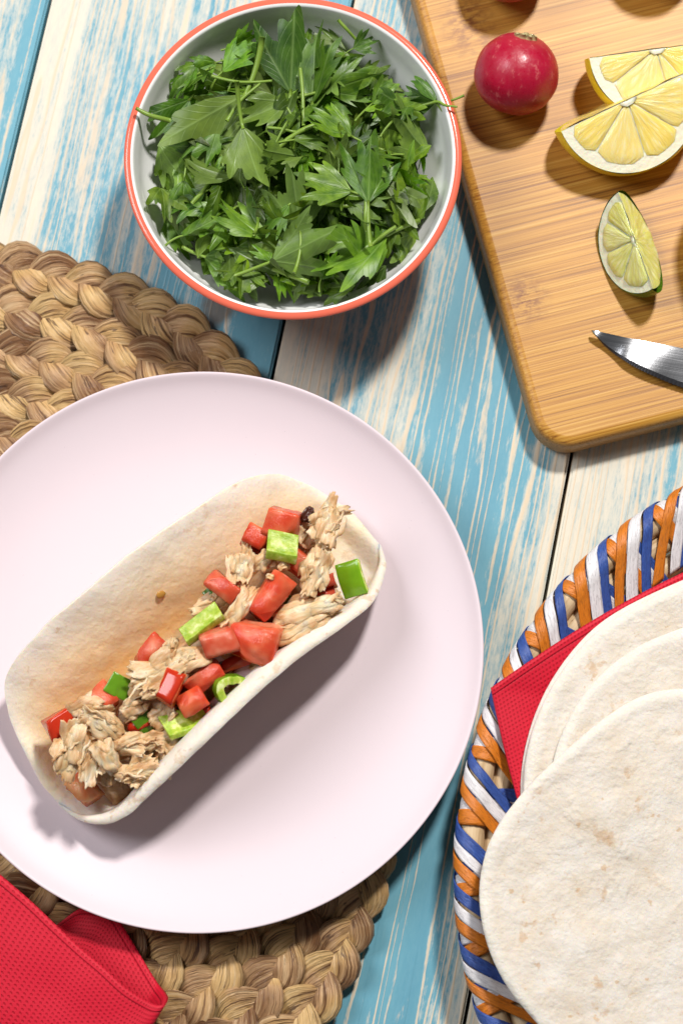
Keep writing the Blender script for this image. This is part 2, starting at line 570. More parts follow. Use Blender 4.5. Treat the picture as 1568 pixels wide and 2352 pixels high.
def tomato_materials():
    t = NT('tomato_flesh')
    co = t.co()
    seed = t.math('MULTIPLY', t.objinfo('Random'), 20)
    c2 = t.n('ShaderNodeVectorMath', {'operation': 'ADD'}, i0=co, i1=seed).outputs[0]
    n1 = t.noise(t.map(c2, (1, 1, 0.5)), 100, 2)
    n2 = t.noise(c2, 1700, 2, 0.7)
    col = t.ramp(n1, [(0.28, (0.54, 0.04, 0.016)), (0.45, (0.63, 0.085, 0.034)), (0.58, (0.69, 0.16, 0.075)),
                      (0.74, (0.75, 0.31, 0.17))])
    col = t.mix(1.0, col, t.objinfo('Color'), 'MULTIPLY')
    t.bs(Base_Color=col, Roughness=0.2, Normal=t.bump(t.math('ADD', n1, t.math('MULTIPLY', n2, 0.4)), 0.55, 0.0011))
    t.b.inputs['Subsurface Weight'].default_value = 0.4
    t.b.inputs['Subsurface Radius'].default_value = (1.0, 0.25, 0.12)
    t.b.inputs['Subsurface Scale'].default_value = 0.003
    flesh = t.m
    t = NT('tomato_skin')
    n1 = t.noise(t.co(), 120, 2)
    col = t.mix(n1, (0.46, 0.018, 0.008), (0.60, 0.05, 0.012))
    t.bs(Base_Color=col, Roughness=0.16)
    t.b.inputs['Subsurface Weight'].default_value = 0.2
    t.b.inputs['Subsurface Radius'].default_value = (1.0, 0.2, 0.1)
    t.b.inputs['Subsurface Scale'].default_value = 0.002
    return flesh, t.m


def pepper_materials():
    t = NT('green_pepper_skin')
    n1 = t.noise(t.co(), 130, 2)
    col = t.mix(1.0, t.mix(n1, (0.10, 0.245, 0.008), (0.20, 0.39, 0.016)), t.objinfo('Color'), 'MULTIPLY')
    t.bs(Base_Color=col, Roughness=0.17)
    skin = t.m
    t = NT('green_pepper_flesh')
    co = t.co()
    n1 = t.noise(co, 260, 3)
    n2 = t.noise(co, 1500, 2, 0.7)
    col = t.mix(1.0, t.ramp(n1, [(0.35, (0.26, 0.41, 0.02)), (0.52, (0.44, 0.55, 0.07)), (0.68, (0.70, 0.74, 0.34))]),
                t.objinfo('Color'), 'MULTIPLY')
    t.bs(Base_Color=col, Roughness=0.25, Normal=t.bump(t.math('ADD', n1, n2), 0.35, 0.0007))
    t.b.inputs['Subsurface Weight'].default_value = 0.3
    t.b.inputs['Subsurface Radius'].default_value = (0.5, 1.0, 0.15)
    t.b.inputs['Subsurface Scale'].default_value = 0.002
    return skin, t.m


def citrus_materials(kind):
    if kind == 'lemon':
        rind, rind2, pith, f1, f2 = (0.88, 0.70, 0.03), (0.82, 0.60, 0.03), (0.86, 0.82, 0.66), (0.86, 0.66, 0.13), (0.88, 0.76, 0.33)
    else:
        rind, rind2, pith, f1, f2 = (0.10, 0.24, 0.012), (0.22, 0.36, 0.02), (0.82, 0.83, 0.62), (0.66, 0.66, 0.16), (0.77, 0.77, 0.38)
    t = NT(kind + '_rind')
    co = t.co()
    v = t.voro(co, 700)
    t.bs(Base_Color=t.mix(t.ramp(v, [(0.1, 0.0), (0.5, 1.0)]), rind2, rind), Roughness=0.3,
         Normal=t.bump(v, 0.4, 0.0006))
    m_r = t.m
    t = NT(kind + '_pith')
    n1 = t.noise(t.co(), 500, 3)
    t.bs(Base_Color=t.mix(n1, tuple(c * 0.93 for c in pith), pith), Roughness=0.55, Normal=t.bump(n1, 0.5, 0.0008))
    t.b.inputs['Subsurface Weight'].default_value = 0.3
    t.b.inputs['Subsurface Scale'].default_value = 0.002
    m_p = t.m
    t = NT(kind + '_flesh')
    uv = t.co('UV')
    u, vv, _ = t.xyz(uv)
    seed = t.math('MULTIPLY', t.objinfo('Random'), 30)
    deep = t.objinfo('Random')
    ves = t.n('ShaderNodeTexVoronoi', {'feature': 'F1'}, Vector=t.comb(t.math('MULTIPLY', u, 9), t.math('MULTIPLY', vv, 3.0), seed), Scale=1.0).outputs[0]
    fine = t.noise(t.comb(t.math('MULTIPLY', u, 30), t.math('MULTIPLY', vv, 8), seed), 1.0, 3)
    col = t.mix(t.ramp(ves, [(0.1, 1.0), (0.55, 0.0)]), f1, f2)
    col = t.mix(t.ramp(fine, [(0.58, 0.0), (0.7, 0.5)]), col, pith)
    col = t.mix(t.math('MULTIPLY', deep, 0.3), col, pith)
    t.bs(Base_Color=col, Roughness=0.12, Normal=t.bump(t.math('ADD', ves, fine), 0.4, 0.0009))
    t.b.inputs['Subsurface Weight'].default_value = 0.5
    t.b.inputs['Subsurface Radius'].default_value = (1.0, 0.75, 0.2)
    t.b.inputs['Subsurface Scale'].default_value = 0.004
    return m_r, m_p, t.m


def radish_material():
    t = NT('radish_skin')
    co = t.co()
    n1 = t.noise(co, 60, 3)
    n2 = t.noise(t.map(co, (1, 1, 0.6)), 330, 4, 0.7)
    col = t.mix(n1, (0.31, 0.003, 0.016), (0.47, 0.007, 0.045))
    col = t.mix(t.ramp(n2, [(0.58, 0.0), (0.72, 0.6)]), col, (0.66, 0.20, 0.18))
    z = t.xyz(co)[2]
    col = t.mix(t.ramp(t.math('MULTIPLY', z, 40), [(0.55, 0.0), (0.8, 0.35)]), col, (0.50, 0.10, 0.09))
    t.bs(Base_Color=col, Roughness=t.ramp(n2, [(0.35, 0.25), (0.65, 0.5)]), Normal=t.bump(n2, 0.3, 0.0007))
    t.b.inputs['Subsurface Weight'].default_value = 0.12
    t.b.inputs['Subsurface Radius'].default_value = (1.0, 0.2, 0.25)
    t.b.inputs['Subsurface Scale'].default_value = 0.002
    return t.m


def blade_material():
    t = NT('brushed_steel')
    co = t.co()
    x, y, z = t.xyz(co)
    n1 = t.noise(t.comb(t.math('MULTIPLY', x, 25), t.math('MULTIPLY', y, 2600), 0.0), 1.0, 3, 0.6)
    t.bs(Base_Color=(0.56, 0.57, 0.60), Metallic=1.0, Roughness=t.ramp(n1, [(0.3, 0.15), (0.7, 0.24)]),
         Normal=t.bump(n1, 0.06, 0.0003))
    return t.m


M_BAMBOO = bamboo_material()
M_HYA = hyacinth_material()
M_PLATE = plate_material()
M_TACO = tortilla_material('taco_tortilla', stain=True, spots=0.8)
M_TORT = tortilla_material('flour_tortilla')
M_NAP = napkin_material()
M_OR = raffia_material('orange_raffia', (0.74, 0.235, 0.02), (0.58, 0.15, 0.01))
M_WH = raffia_material('white_raffia', (0.84, 0.82, 0.83), (0.76, 0.73, 0.75))
M_BL = raffia_material('blue_raffia', (0.055, 0.13, 0.43), (0.022, 0.05, 0.25))
M_WIL = willow_material()
M_LEAF = leaf_material()
M_CHK = chicken_material()
M_TOMF, M_TOMS = tomato_materials()
M_PEPS, M_PEPF = pepper_materials()
M_STEM = simple('parsley_stalk', (0.20, 0.31, 0.045), 0.35, 0.4, 0.2, (0.5, 1, 0.2), 0.002)
M_BOWL = simple('white_glaze', (0.87, 0.87, 0.86), 0.12, 0.5)
M_CORAL = simple('coral_glaze', (0.76, 0.15, 0.09), 0.14, 0.5)
M_MAUVE = simple('mauve_glaze', (0.62, 0.33, 0.40), 0.2, 0.5)
M_RAD = radish_material()
M_STUB = simple('radish_stub', (0.52, 0.44, 0.22), 0.7, 0.3)
M_STEEL = blade_material()
M_DARK = simple('near_black', (0.02, 0.018, 0.016), 0.9, 0.2)
M_CHAR = simple('charred_skin', (0.07, 0.02, 0.012), 0.35, 0.5)
M_ONION = simple('red_onion_flesh', (0.70, 0.50, 0.52), 0.2, 0.5, 0.4, (1, .5, .6), 0.003)
M_ONIONS = simple('red_onion_skin', (0.10, 0.012, 0.06), 0.2, 0.5)
M_SEED = simple('brown_seed', (0.48, 0.24, 0.05), 0.25, 0.5)

# ================================================================== THE TABLE
table = tag(empty('table_top', (0, 0, 0)), 'table of wide worn planks with flaking blue paint', 'table', kind='structure')
slope_dir = (P(1245, 1400) - P(1310, 1055)).normalized()
gang = math.atan2(slope_dir.y, slope_dir.x)          # direction down along the boards
ax_y = Vector((-slope_dir.x, -slope_dir.y, 0))       # along the grain, away from the camera
ax_x = Vector((ax_y.y, -ax_y.x, 0))
rotz = math.atan2(ax_y.y, ax_y.x) - math.pi / 2
g_left, g_mid, g_right = P(60, 230), P(640, 795), P(1285, 1190)
sL, sM, sR = (g.dot(ax_x) for g in (g_left, g_mid, g_right))
pitch = (sR - sL) / 2
bounds = [sL - pitch, sL, sM, sR, sR + pitch, sR + 2 * pitch]
GAP = 0.0016
plank_specs = [
    dict(xbias=[(0, .40), (.35, .26), (.70, .30), (.86, .40), (.95, .24), (1, .20)], seed=1.3, line=0.55),
    dict(xbias=[(0, .62), (.12, .60), (.16, .30), (.40, .34), (.62, .36), (.80, .26), (.93, .18), (1, .22)], seed=4.1, line=0.5,
         ybias=((0.35, 0.36), (0.56, 0.42), (0.70, 0.54)), knots=((0.040, 0.085, 0.02, 0.022),)),
    dict(xbias=[(0, .50), (.10, .42), (.2, .30), (.36, .42), (.5, .16), (.64, .12), (.82, .16), (.92, .38), (1, .58)], seed=8.6, line=1.0,
         ybias=((0.2, 0.43), (0.42, 0.47), (0.56, 0.53), (0.66, 0.52)), knots=((-0.052, -0.158, 0.012, 0.014),)),
    dict(xbias=[(0, .62), (.10, .56), (.26, .40), (.45, .28), (.7, .26), (1, .4)], seed=12.9, line=0.7),
    dict(xbias=[(0, .4), (.5, .34), (1, .4)], seed=17.2, line=0.6),
]
for i, sp in enumerate(plank_specs):
    x0, x1 = bounds[i] + GAP / 2, bounds[i + 1] - GAP / 2
    wd, ln, th = x1 - x0, 1.1, 0.022
    bm = bmesh.new()
    bmesh.ops.create_cube(bm, size=1)
    bmesh.ops.scale(bm, vec=(wd, ln, th), verts=bm.verts)
    bmesh.ops.bevel(bm, geom=[e for e in bm.edges], offset=0.0011, segments=2, affect='EDGES')
    me = bpy.data.meshes.new('plank')
    bm.to_mesh(me)
    bm.free()
    me.materials.append(plank_material(i, wd, **sp))
    o = link('plank', me, table)
    c = ax_x * ((x0 + x1) / 2)
    o.location = (c.x, c.y, -th / 2)
    o.rotation_euler = (0, 0, rotz)
# near-black sheet added beneath, standing in for shade in the gaps
bm = bmesh.new()
bmesh.ops.create_cube(bm, size=1)
bmesh.ops.scale(bm, vec=(1.0, 1.2, 0.01), verts=bm.verts)
me = bpy.data.meshes.new('gap_shade_sheet')
bm.to_mesh(me)
bm.free()
me.materials.append(M_DARK)
o = link('gap_shade_sheet', me, table)
o.location = (0, 0, -0.032)

# ================================================================== PLACEMAT
mat_o = tag(empty('placemat', (0, 0, 0)), 'oval placemat of plaited tan water hyacinth under the lilac plate', 'placemat')
c1, c2 = P(-120, 1480, 0.008), P(-50, 1780, 0.008)
MAT_R = (P(-120, 1480, 0.008) - P(320, 650, 0.008)).length - 0.0005
ROWW = 0.0200


def stadium(r, s):
    d = c2 - c1
    L = math.hypot(d.x, d.y)
    dh = Vector((d.x / L, d.y / L, 0))
    nh = Vector((-dh.y, dh.x, 0))
    per = 2 * L + 2 * math.pi * r
    s = s % per
    if s < L:
        return c1 + dh * s + nh * r, nh
    s -= L
    if s < math.pi * r:
        a = s / r
        q = nh * math.cos(a) + dh * math.sin(a)
        return c2 + q * r, q
    s -= math.pi * r
    if s < L:
        return c2 - dh * s - nh * r, -nh
    s -= L
    a = s / r
    q = -nh * math.cos(a) - dh * math.sin(a)
    return c1 + q * r, q


rng = random.Random(5)
for row in range(8):
    rr = MAT_R - ROWW * (row + 0.5)
    d = c2 - c1
    per = 2 * math.hypot(d.x, d.y) + 2 * math.pi * rr
    nper = max(3, round(per / 0.050))
    L = per / nper
    nseg = nper * 20
    ph0 = rng.random() * 6.28
    for k in range(3):
        verts, uvs = [], []
        pts = []
        sd = rng.random() * 100
        for i in range(nseg):
            s = per * i / nseg
            th = 2 * math.pi * s / L + 2 * math.pi * k / 3 + ph0
            jit = 0.18 * nz(Vector((s * 45, sd, 0)))
            c, q = stadium(rr, s)
            lat = 0.0058 * math.sin(th + jit)
            zz = 0.0060 + 0.0021 * math.sin(2 * (th + jit)) + 0.0006 * nz(Vector((s * 60, sd, 9)))
            pts.append((Vector((c.x, c.y, 0)) + q * lat + Vector((0, 0, zz)), q, th + jit, s))
        NS = 20
        for i in range(nseg):
            p, q, th, s = pts[i]
            tg = (pts[(i + 1) % nseg][0] - pts[i - 1][0]).normalized()
            side = Vector((0, 0, 1)).cross(tg).normalized()
            roll = 0.38 * math.cos(th) + 0.30 * nz(Vector((s * 50, sd, 4)))
            up = tg.cross(side)
            sd2 = side * math.cos(roll) + up * math.sin(roll)
            up2 = up * math.cos(roll) - side * math.sin(roll)
            wv = 0.0077 * (0.76 + 0.32 * math.sin(2 * th) + 0.26 * nz(Vector((s * 38, sd, 2))))
            tv = 0.0020 * (1 + 0.2 * nz(Vector((s * 40, sd, 12))))
            for j in range(NS):
                a = 2 * math.pi * j / NS
                rip = 1 + 0.17 * nz(Vector((j * 0.9, s * 22, sd)))
                ca, sa = math.cos(a), math.sin(a)
                verts.append(p + sd2 * (wv * ca * rip) + up2 * (tv * rip * math.copysign(abs(sa) ** 0.5, sa)))
                uvs.append((j / NS, s))
        o = mk('strand', verts, grid_faces(nseg, NS, True, True), [M_HYA], mat_o, True, uvs)
        # keep the seam of the texture underneath
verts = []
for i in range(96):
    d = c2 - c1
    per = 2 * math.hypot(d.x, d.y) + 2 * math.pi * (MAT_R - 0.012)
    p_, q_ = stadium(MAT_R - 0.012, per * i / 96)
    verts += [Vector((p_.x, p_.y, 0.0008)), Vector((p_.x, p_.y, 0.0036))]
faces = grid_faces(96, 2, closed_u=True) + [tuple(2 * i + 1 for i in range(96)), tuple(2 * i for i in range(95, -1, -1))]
mk('shade_sheet', verts, faces, [simple('strand_gap_shade', (0.06, 0.03, 0.014), 0.9, 0.2)], mat_o, False)  # dark sheet added so the gaps between strands look shaded
# ================================================================== PLATE
pl_z = 0.0125
prim = 0.031
pc = P(461, 1484, prim)
PR = (P(461 + 650, 1484, prim) - pc).length
prof = [(0.0, 0.0052), (PR * 0.30, 0.0052), (PR * 0.62, 0.0058), (PR * 0.74, 0.0073), (PR * 0.84, 0.0100), (PR * 0.92, 0.0136),
        (PR * 0.960, 0.0160), (PR * 0.982, 0.0182), (PR * 0.994, 0.0192), (PR, 0.0187), (PR * 0.9985, 0.0174), (PR * 0.985, 0.0152),
        (PR * 0.94, 0.0115), (PR * 0.84, 0.0055), (PR * 0.72, 0.0022), (PR * 0.64, 0.0012), (PR * 0.60, 0.0), (PR * 0.57, 0.0),
        (PR * 0.56, 0.0012), (0.0, 0.0012)]
v, f = lathe(prof, 192)
plate = mk('dinner_plate', v, f, [M_PLATE])
plate.location = (pc.x, pc.y, pl_z)
md = plate.modifiers.new('sub', 'SUBSURF')
md.levels = md.render_levels = 1
tag(plate, 'round lilac pink ceramic plate carrying the filled taco', 'plate')
PZ = pl_z + 0.0056      # level of the plate's floor

# ================================================================== TACO TORTILLA
E1, E2, OT = Vector((.77, -.64)), Vector((-.64, -.77)), Vector((450, 1480))


def taco_px(u, p):
    q = OT + E1 * u + E2 * p
    return q.x, q.y


back = [(-478, -50), (-466, 20), (-454, 80), (-440, 142), (-415, 196), (-380, 224), (-349, 238), (-216, 257), (19, 258), (212, 240),
        (300, 230), (350, 214), (385, 192), (422, 148), (449, 70), (465, 8), (472, -30)]
front = [(-478, -58), (-464, -135), (-445, -165), (-420, -186), (-390, -199), (-365, -204), (-266, -197), (-105, -184), (50, -175),
         (186, -176), (300, -186), (351, -186), (400, -176), (444, -147), (462, -112), (471, -80), (472, -36)]


def taco_z(u, h):
    t = max(0.0, 1 - (abs(u + 3) / 476.0) ** 2.3)
    return 0.0030 + h * t ** 0.75


def taco_section(u):
    """cross-section control points (p in px, z in m) at axial position u (px)"""
    ew = min(26.0, max(0.0, (474 - abs(u + 3)) * 0.5))
    pf, pb = sinterp(front, u, ew), sinterp(back, u, ew)
    zf, zb = taco_z(u, 0.046), taco_z(u, 0.034)
    k = max(0.05, min(1.0, (pb - pf) / 380.0))
    bul = 34 * max(0.0, 1 - (u / 470.0) ** 2)
    wl = 4 + 42 * max(0.0, 1 - (u / 465.0) ** 2) ** 0.5
    e_ = max(0.0, min(1.0, (abs(u + 3) - 415) / 55.0)) ** 1.5
    fl = lambda z_: lerp(z_, (zf + zb) / 2, e_)
    return [Vector((pf, fl(zf * 0.96), 0)), Vector((pf + 0.30 * wl, fl(zf * 1.0), 0)), Vector((pf + 0.86 * wl, fl(zf * 0.94), 0)),
            Vector((pf + 0.98 * wl, fl(zf * 0.55), 0)), Vector((pf + 0.80 * wl, fl(zf * 0.12), 0)),
            Vector((lerp(pf, pb, 0.26), fl(-0.0006 * k), 0)), Vector((lerp(pf, pb, 0.46), fl(-0.0004 * k), 0)),
            Vector((lerp(pf, pb, 0.62), fl(zb * 0.42), 0)), Vector((lerp(pf, pb, 0.82), fl(zb * 0.78), 0)), Vector((pb, zb, 0))]


def bspline(cp, t):
    """clamped cubic b-spline"""
    n = len(cp)
    deg = 3
    kn = [0] * deg + list(range(n - deg + 1)) + [n - deg] * deg
    x = min(t * (n - deg), n - deg - 1e-6)
    s = deg + int(x)
    d = [cp[j + s - deg].copy() for j in range(deg + 1)]
    for r in range(1, deg + 1):
        for j in range(deg, r - 1, -1):
            i = j + s - deg
            a = (x - kn[i]) / (kn[i + deg - r + 1] - kn[i])
            d[j] = d[j - 1] * (1 - a) + d[j] * a
    return d[deg]


def taco_point(u, v, lift=0.0):
    q = bspline(taco_section(u), v)
    x, y = taco_px(u, q.x)
    g = P(x, y, PZ)
    rr = math.hypot(g.x - pc.x, g.y - pc.y)
    rise = interp(prof[:7], rr) - 0.0052
    return P(x, y, PZ + 0.0016 + q.y + lift + rise)


NU, NV = 120, 64
verts, uvs = [], []
for i in range(NU):
    t = i / (NU - 1)
    u = -473.0 + 940.0 * (0.5 - 0.5 * math.cos(math.pi * (0.06 + 0.88 * t)) - 0.00886) / (1 - 2 * 0.00886)
    for j in range(NV):
        p = taco_point(u, j / (NV - 1))
        w1 = nz(Vector((p.x * 45, p.y * 45, p.z * 45))) * 0.0009 + nz(Vector((p.x * 130, p.y * 130, p.z * 130))) * 0.0004
        edge = abs(2 * j / (NV - 1) - 1) ** 8
        w1 += edge * 0.0004 * nz(Vector((p.x * 90, p.y * 90, 3)))
        verts.append(p + Vector((w1 * 0.6, -w1 * 0.6, w1)))
        uvs.append((t, j / (NV - 1)))
taco = mk('taco_tortilla', verts, grid_faces(NU, NV), [M_TACO], None, True, uvs)
md = taco.modifiers.new('thick', 'SOLIDIFY')
md.thickness = 0.0017
md.offset = 0
md = taco.modifiers.new('round', 'BEVEL')
md.width = 0.0009
md.segments = 2
md.limit_method = 'ANGLE'
md.angle_limit = R(50)
tag(taco, 'soft flour tortilla folded open around the chicken filling on the lilac plate', 'tortilla')

# ------------------------------------------------------------------ filling
def z5(x, y):
    """zoom reading (taco close-up) to photo raster"""
    return x * 0.5859, y * 0.5859 + 1062.2


def place(o, x, y, z, ang, tilt=(0, 0)):
    """ang: direction of local X in the photo, degrees counter-clockwise"""
    o.location = P(x, y, z)
    o.rotation_euler = (Matrix.Rotation(R(ang), 3, 'Z') @ Euler((R(tilt[0]), R(tilt[1]), 0)).to_matrix()).to_euler()


SC = 0.5859 / 5150.0      # metres for one pixel of the close-up


def chunk(name, l, wd, h, seed, m=M_CHK, rag=1.0, sub=4, strips=True):
    """torn piece of meat: fibres along local X, ragged ends"""
    bm = bmesh.new()
    bmesh.ops.create_icosphere(bm, subdivisions=sub, radius=1)
    s = Vector((seed * 3.17, seed * 1.31, seed * 0.77))
    for vv in bm.verts:
        d = vv.co.normalized()
        # squarish blank
        k = 1.0 / (abs(d.x) ** 3.2 + abs(d.y) ** 3.2 + abs(d.z) ** 3.2) ** (1 / 3.2)
        q = d * k
        low = nz(q * 1.25 + s)
        mid = nz(Vector((q.x * 1.3, q.y * 2.2, q.z * 2.2)) + s * 2)
        fib = abs(nz(Vector((q.x * 1.3, q.y * 7.5, q.z * 7.5)) + s * 3))
        fine = nz(Vector((q.x * 9, q.y * 11, q.z * 11)) + s)
        r = 0.86 + rag * (0.60 * low + 0.26 * mid - 0.09 * fib + 0.06 * fine)
        endrag = 0.34 * rag * nz(Vector((math.copysign(2, q.x), q.y * 4.2, q.z * 4.2)) + s * 5) * abs(q.x) ** 2
        bendy = 0.28 * nz(Vector((q.x * 0.9, 3, 1)) + s)
        core_k = 0.72 if strips == 'flakes' else 1.0
        vv.co = core_k * Vector((q.x * (0.92 + 0.16 * low + endrag) * l / 2, (q.y * r + bendy * 0.8) * wd / 2,
                        (q.z * r - 0.30 * q.x * q.x * 0.5 + bendy) * h / 2))
    if strips == 'flakes':
        rg = random.Random(seed * 17)
        for q in range(max(4, int(l * wd / 0.000028))):
            fl_, fw = l * rg.uniform(.40, .78), wd * rg.uniform(.40, .80)
            th_ = rg.uniform(.0008, .0016)
            Mx = Matrix.Translation((rg.uniform(-.25, .25) * l, rg.uniform(-.24, .24) * wd, h * rg.uniform(.08, .34))) @ Euler(
                (rg.gauss(0, .24), rg.gauss(0, .14), rg.gauss(0, .34))).to_matrix().to_4x4()
            sd = rg.uniform(0, 90)
            b1, b2 = rg.uniform(-.35, .35), rg.uniform(-.5, .2)
            NX, NY = 24, 12
            lay2 = []
            for lay in (0, 1):
                g_ = []
                for i in range(NX):
                    t = i / (NX - 1)
                    for j in range(NY):
                        e = j / (NY - 1) * 2 - 1
                        hwid = fw / 2 * (.62 + .38 * math.sin(math.pi * (.12 + .76 * t))) * (1 + .36 * nz(Vector((t * 3.6, math.copysign(3, e), sd))) * abs(e))
                        xx = (t - .5) * fl_ + (abs(t - .5) * 2) ** 3 * math.copysign(1, t - .5) * fl_ * .16 * nz(Vector((e * 2.6, sd, math.copysign(5, t - .5))))
                        yy = e * hwid
                        edge_ = min(1, 4.0 * (1 - abs(e)) + .15) * min(1, 7 * min(t, 1 - t) + .15)
                        rel = .0010 * nz(Vector((xx * 90, yy * 480, sd))) + .0004 * nz(Vector((xx * 120, yy * 1100, sd + 4))) + .0012 * nz(Vector((xx * 110, yy * 110, sd + 9)))
                        zz = b1 * xx * xx / fl_ * 2 + b2 * yy * yy / fw * 2 + rel * (1 if lay == 0 else .6) + (th_ / 2 if lay == 0 else -th_ / 2) * edge_
                        g_.append(bm.verts.new(Mx @ Vector((xx, yy, zz))))
                lay2.append(g_)
            for i in range(NX - 1):
                for j in range(NY - 1):
                    a_, b_, c_, d_ = i * NY + j, (i + 1) * NY + j, (i + 1) * NY + j + 1, i * NY + j + 1
                    bm.faces.new([lay2[0][k] for k in (a_, b_, c_, d_)])
                    bm.faces.new([lay2[1][k] for k in (d_, c_, b_, a_)])
            rim_ = [(i, 0) for i in range(NX - 1)] + [(NX - 1, j) for j in range(NY - 1)] + [(i, NY - 1) for i in range(NX - 1, 0, -1)] + [(0, j) for j in range(NY - 1, 0, -1)]
            for k in range(len(rim_)):
                (i0, j0), (i1, j1) = rim_[k], rim_[(k + 1) % len(rim_)]
                bm.faces.new((lay2[0][i0 * NY + j0], lay2[1][i0 * NY + j0], lay2[1][i1 * NY + j1], lay2[0][i1 * NY + j1]))
        bmesh.ops.recalc_face_normals(bm, faces=bm.faces)
    elif strips:
        rg = random.Random(seed * 31)
        ns = int(wd / 0.0024) + 3
        for q in range(ns):
            lat = ((q + .5) / ns - .5) * wd * 0.92 + rg.uniform(-.0006, .0006)
            ll = l * rg.uniform(.65, 1.12)
            cx = rg.uniform(-.5, .5) * (l - ll) * 1.1
            yaw = rg.gauss(0, .20)
            top = h * 0.40 * (1 - (lat / (wd * .62)) ** 2) + rg.uniform(-.0004, .0012)
            hw, ht = rg.uniform(.0013, .0030), rg.uniform(.0007, .0012)
            bend, ph = rg.uniform(-.10, .10) * ll, rg.uniform(0, 6)
            ring = []
            NSs, NCs = 22, 10
            for i in range(NSs):
                t = i / (NSs - 1)
                xx = (t - .5) * ll
                tp = max(0.12, min(1, 5 * t + .25, 5 * (1 - t) + .25)) * (1 + .35 * nz(Vector((t * 5, q, seed))))
                yc = lat + xx * yaw + bend * (4 * (t - .5) ** 2 - .5) + .0007 * nz(Vector((t * 6, q * 3.3, seed + 5)))
                zc = top - h * 0.55 * (2 * (t - .5)) ** 4 + .0010 * nz(Vector((t * 4, q * 2.1, seed + 8)))
                tw = .9 * nz(Vector((t * 1.6, q, seed + 3)))
                row = []
                for c_ in range(NCs):
                    an = 2 * math.pi * c_ / NCs
                    rr_ = 1 + .20 * nz(Vector((math.cos(an) * 2, math.sin(an) * 2 + q, t * 9 + seed)))
                    yy, z2 = hw * tp * math.cos(an) * rr_, ht * tp * math.sin(an) * rr_
                    row.append(bm.verts.new((xx + cx, yc + yy * math.cos(tw) - z2 * math.sin(tw), zc + yy * math.sin(tw) + z2 * math.cos(tw))))
                ring.append(row)
            for i in range(NSs - 1):
                for c_ in range(NCs):
                    bm.faces.new((ring[i][c_], ring[i + 1][c_], ring[i + 1][(c_ + 1) % NCs], ring[i][(c_ + 1) % NCs]))
            bm.faces.new(ring[0])
            bm.faces.new(list(reversed(ring[-1])))
        bmesh.ops.recalc_face_normals(bm, faces=bm.faces)
    me = bpy.data.meshes.new(name)
    bm.to_mesh(me)
    bm.free()
    me.materials.append(m)
    me.polygons.foreach_set('use_smooth', [True] * len(me.polygons))
    return link(name, me)


def shred(parent, l, r, seed, off):
    """thin loose fibre standing off a torn piece"""
    rg = random.Random(seed)
    pts = [Vector((-l / 2 + l * t, 0.07 * l * math.sin(3 * t + rg.random() * 3), 0.04 * l * math.sin(4 * t + rg.random() * 6))) for t in
           [i / 9 for i in range(10)]]
    rad = [r * (0.55 + 0.45 * math.sin(math.pi * (0.12 + 0.8 * i / 9))) for i in range(10)]
    v, f, uv = tube(pts, rad, 6)
    o = mk('fibre', v, f, [M_CHK], parent)
    o.location = off
    o.rotation_euler = (0, 0, rg.uniform(-0.5, 0.5))
    return o


# bed that carries the visible pieces
bed_pts = []
NB, MB2 = 70, 22
for i in range(NB):
    t = i / (NB - 1)
    u = -385 + 715 * t
    sec = taco_section(u)
    pf, pb = interp(front, u), interp(back, u)
    for j in range(MB2):
        a = j / (MB2 - 1)
        p_ = lerp(pf + 26, min(pb - 80, 42), a)
        prof_h = (0.007 + 0.024 * math.sin(math.pi * min(1, max(0, a * 0.8 + 0.1))))
        endf = max(0.0, math.sin(math.pi * min(1, max(0, t)))) ** 0.35
        zz = prof_h * endf + 0.004
        x, y = taco_px(u, p_)
        q = P(x, y, PZ + zz)
        q.z += 0.0035 * nz(q * 120) + 0.002 * nz(q * 320) - (0.008 if j in (0, MB2 - 1) else 0)
        bed_pts.append(q)
ctr = sum(bed_pts, Vector()) / len(bed_pts)
o = mk('chicken_bed', [p - ctr for p in bed_pts], grid_faces(NB, MB2), [M_CHK])
o.location = ctr
o.color = (0.8, 0.72, 0.66, 1)
tag(o, 'layer of shredded chicken filling the crease of the taco underneath the diced vegetables', 'chicken')

FZ = PZ + 0.0345      # usual height of the pieces' centres
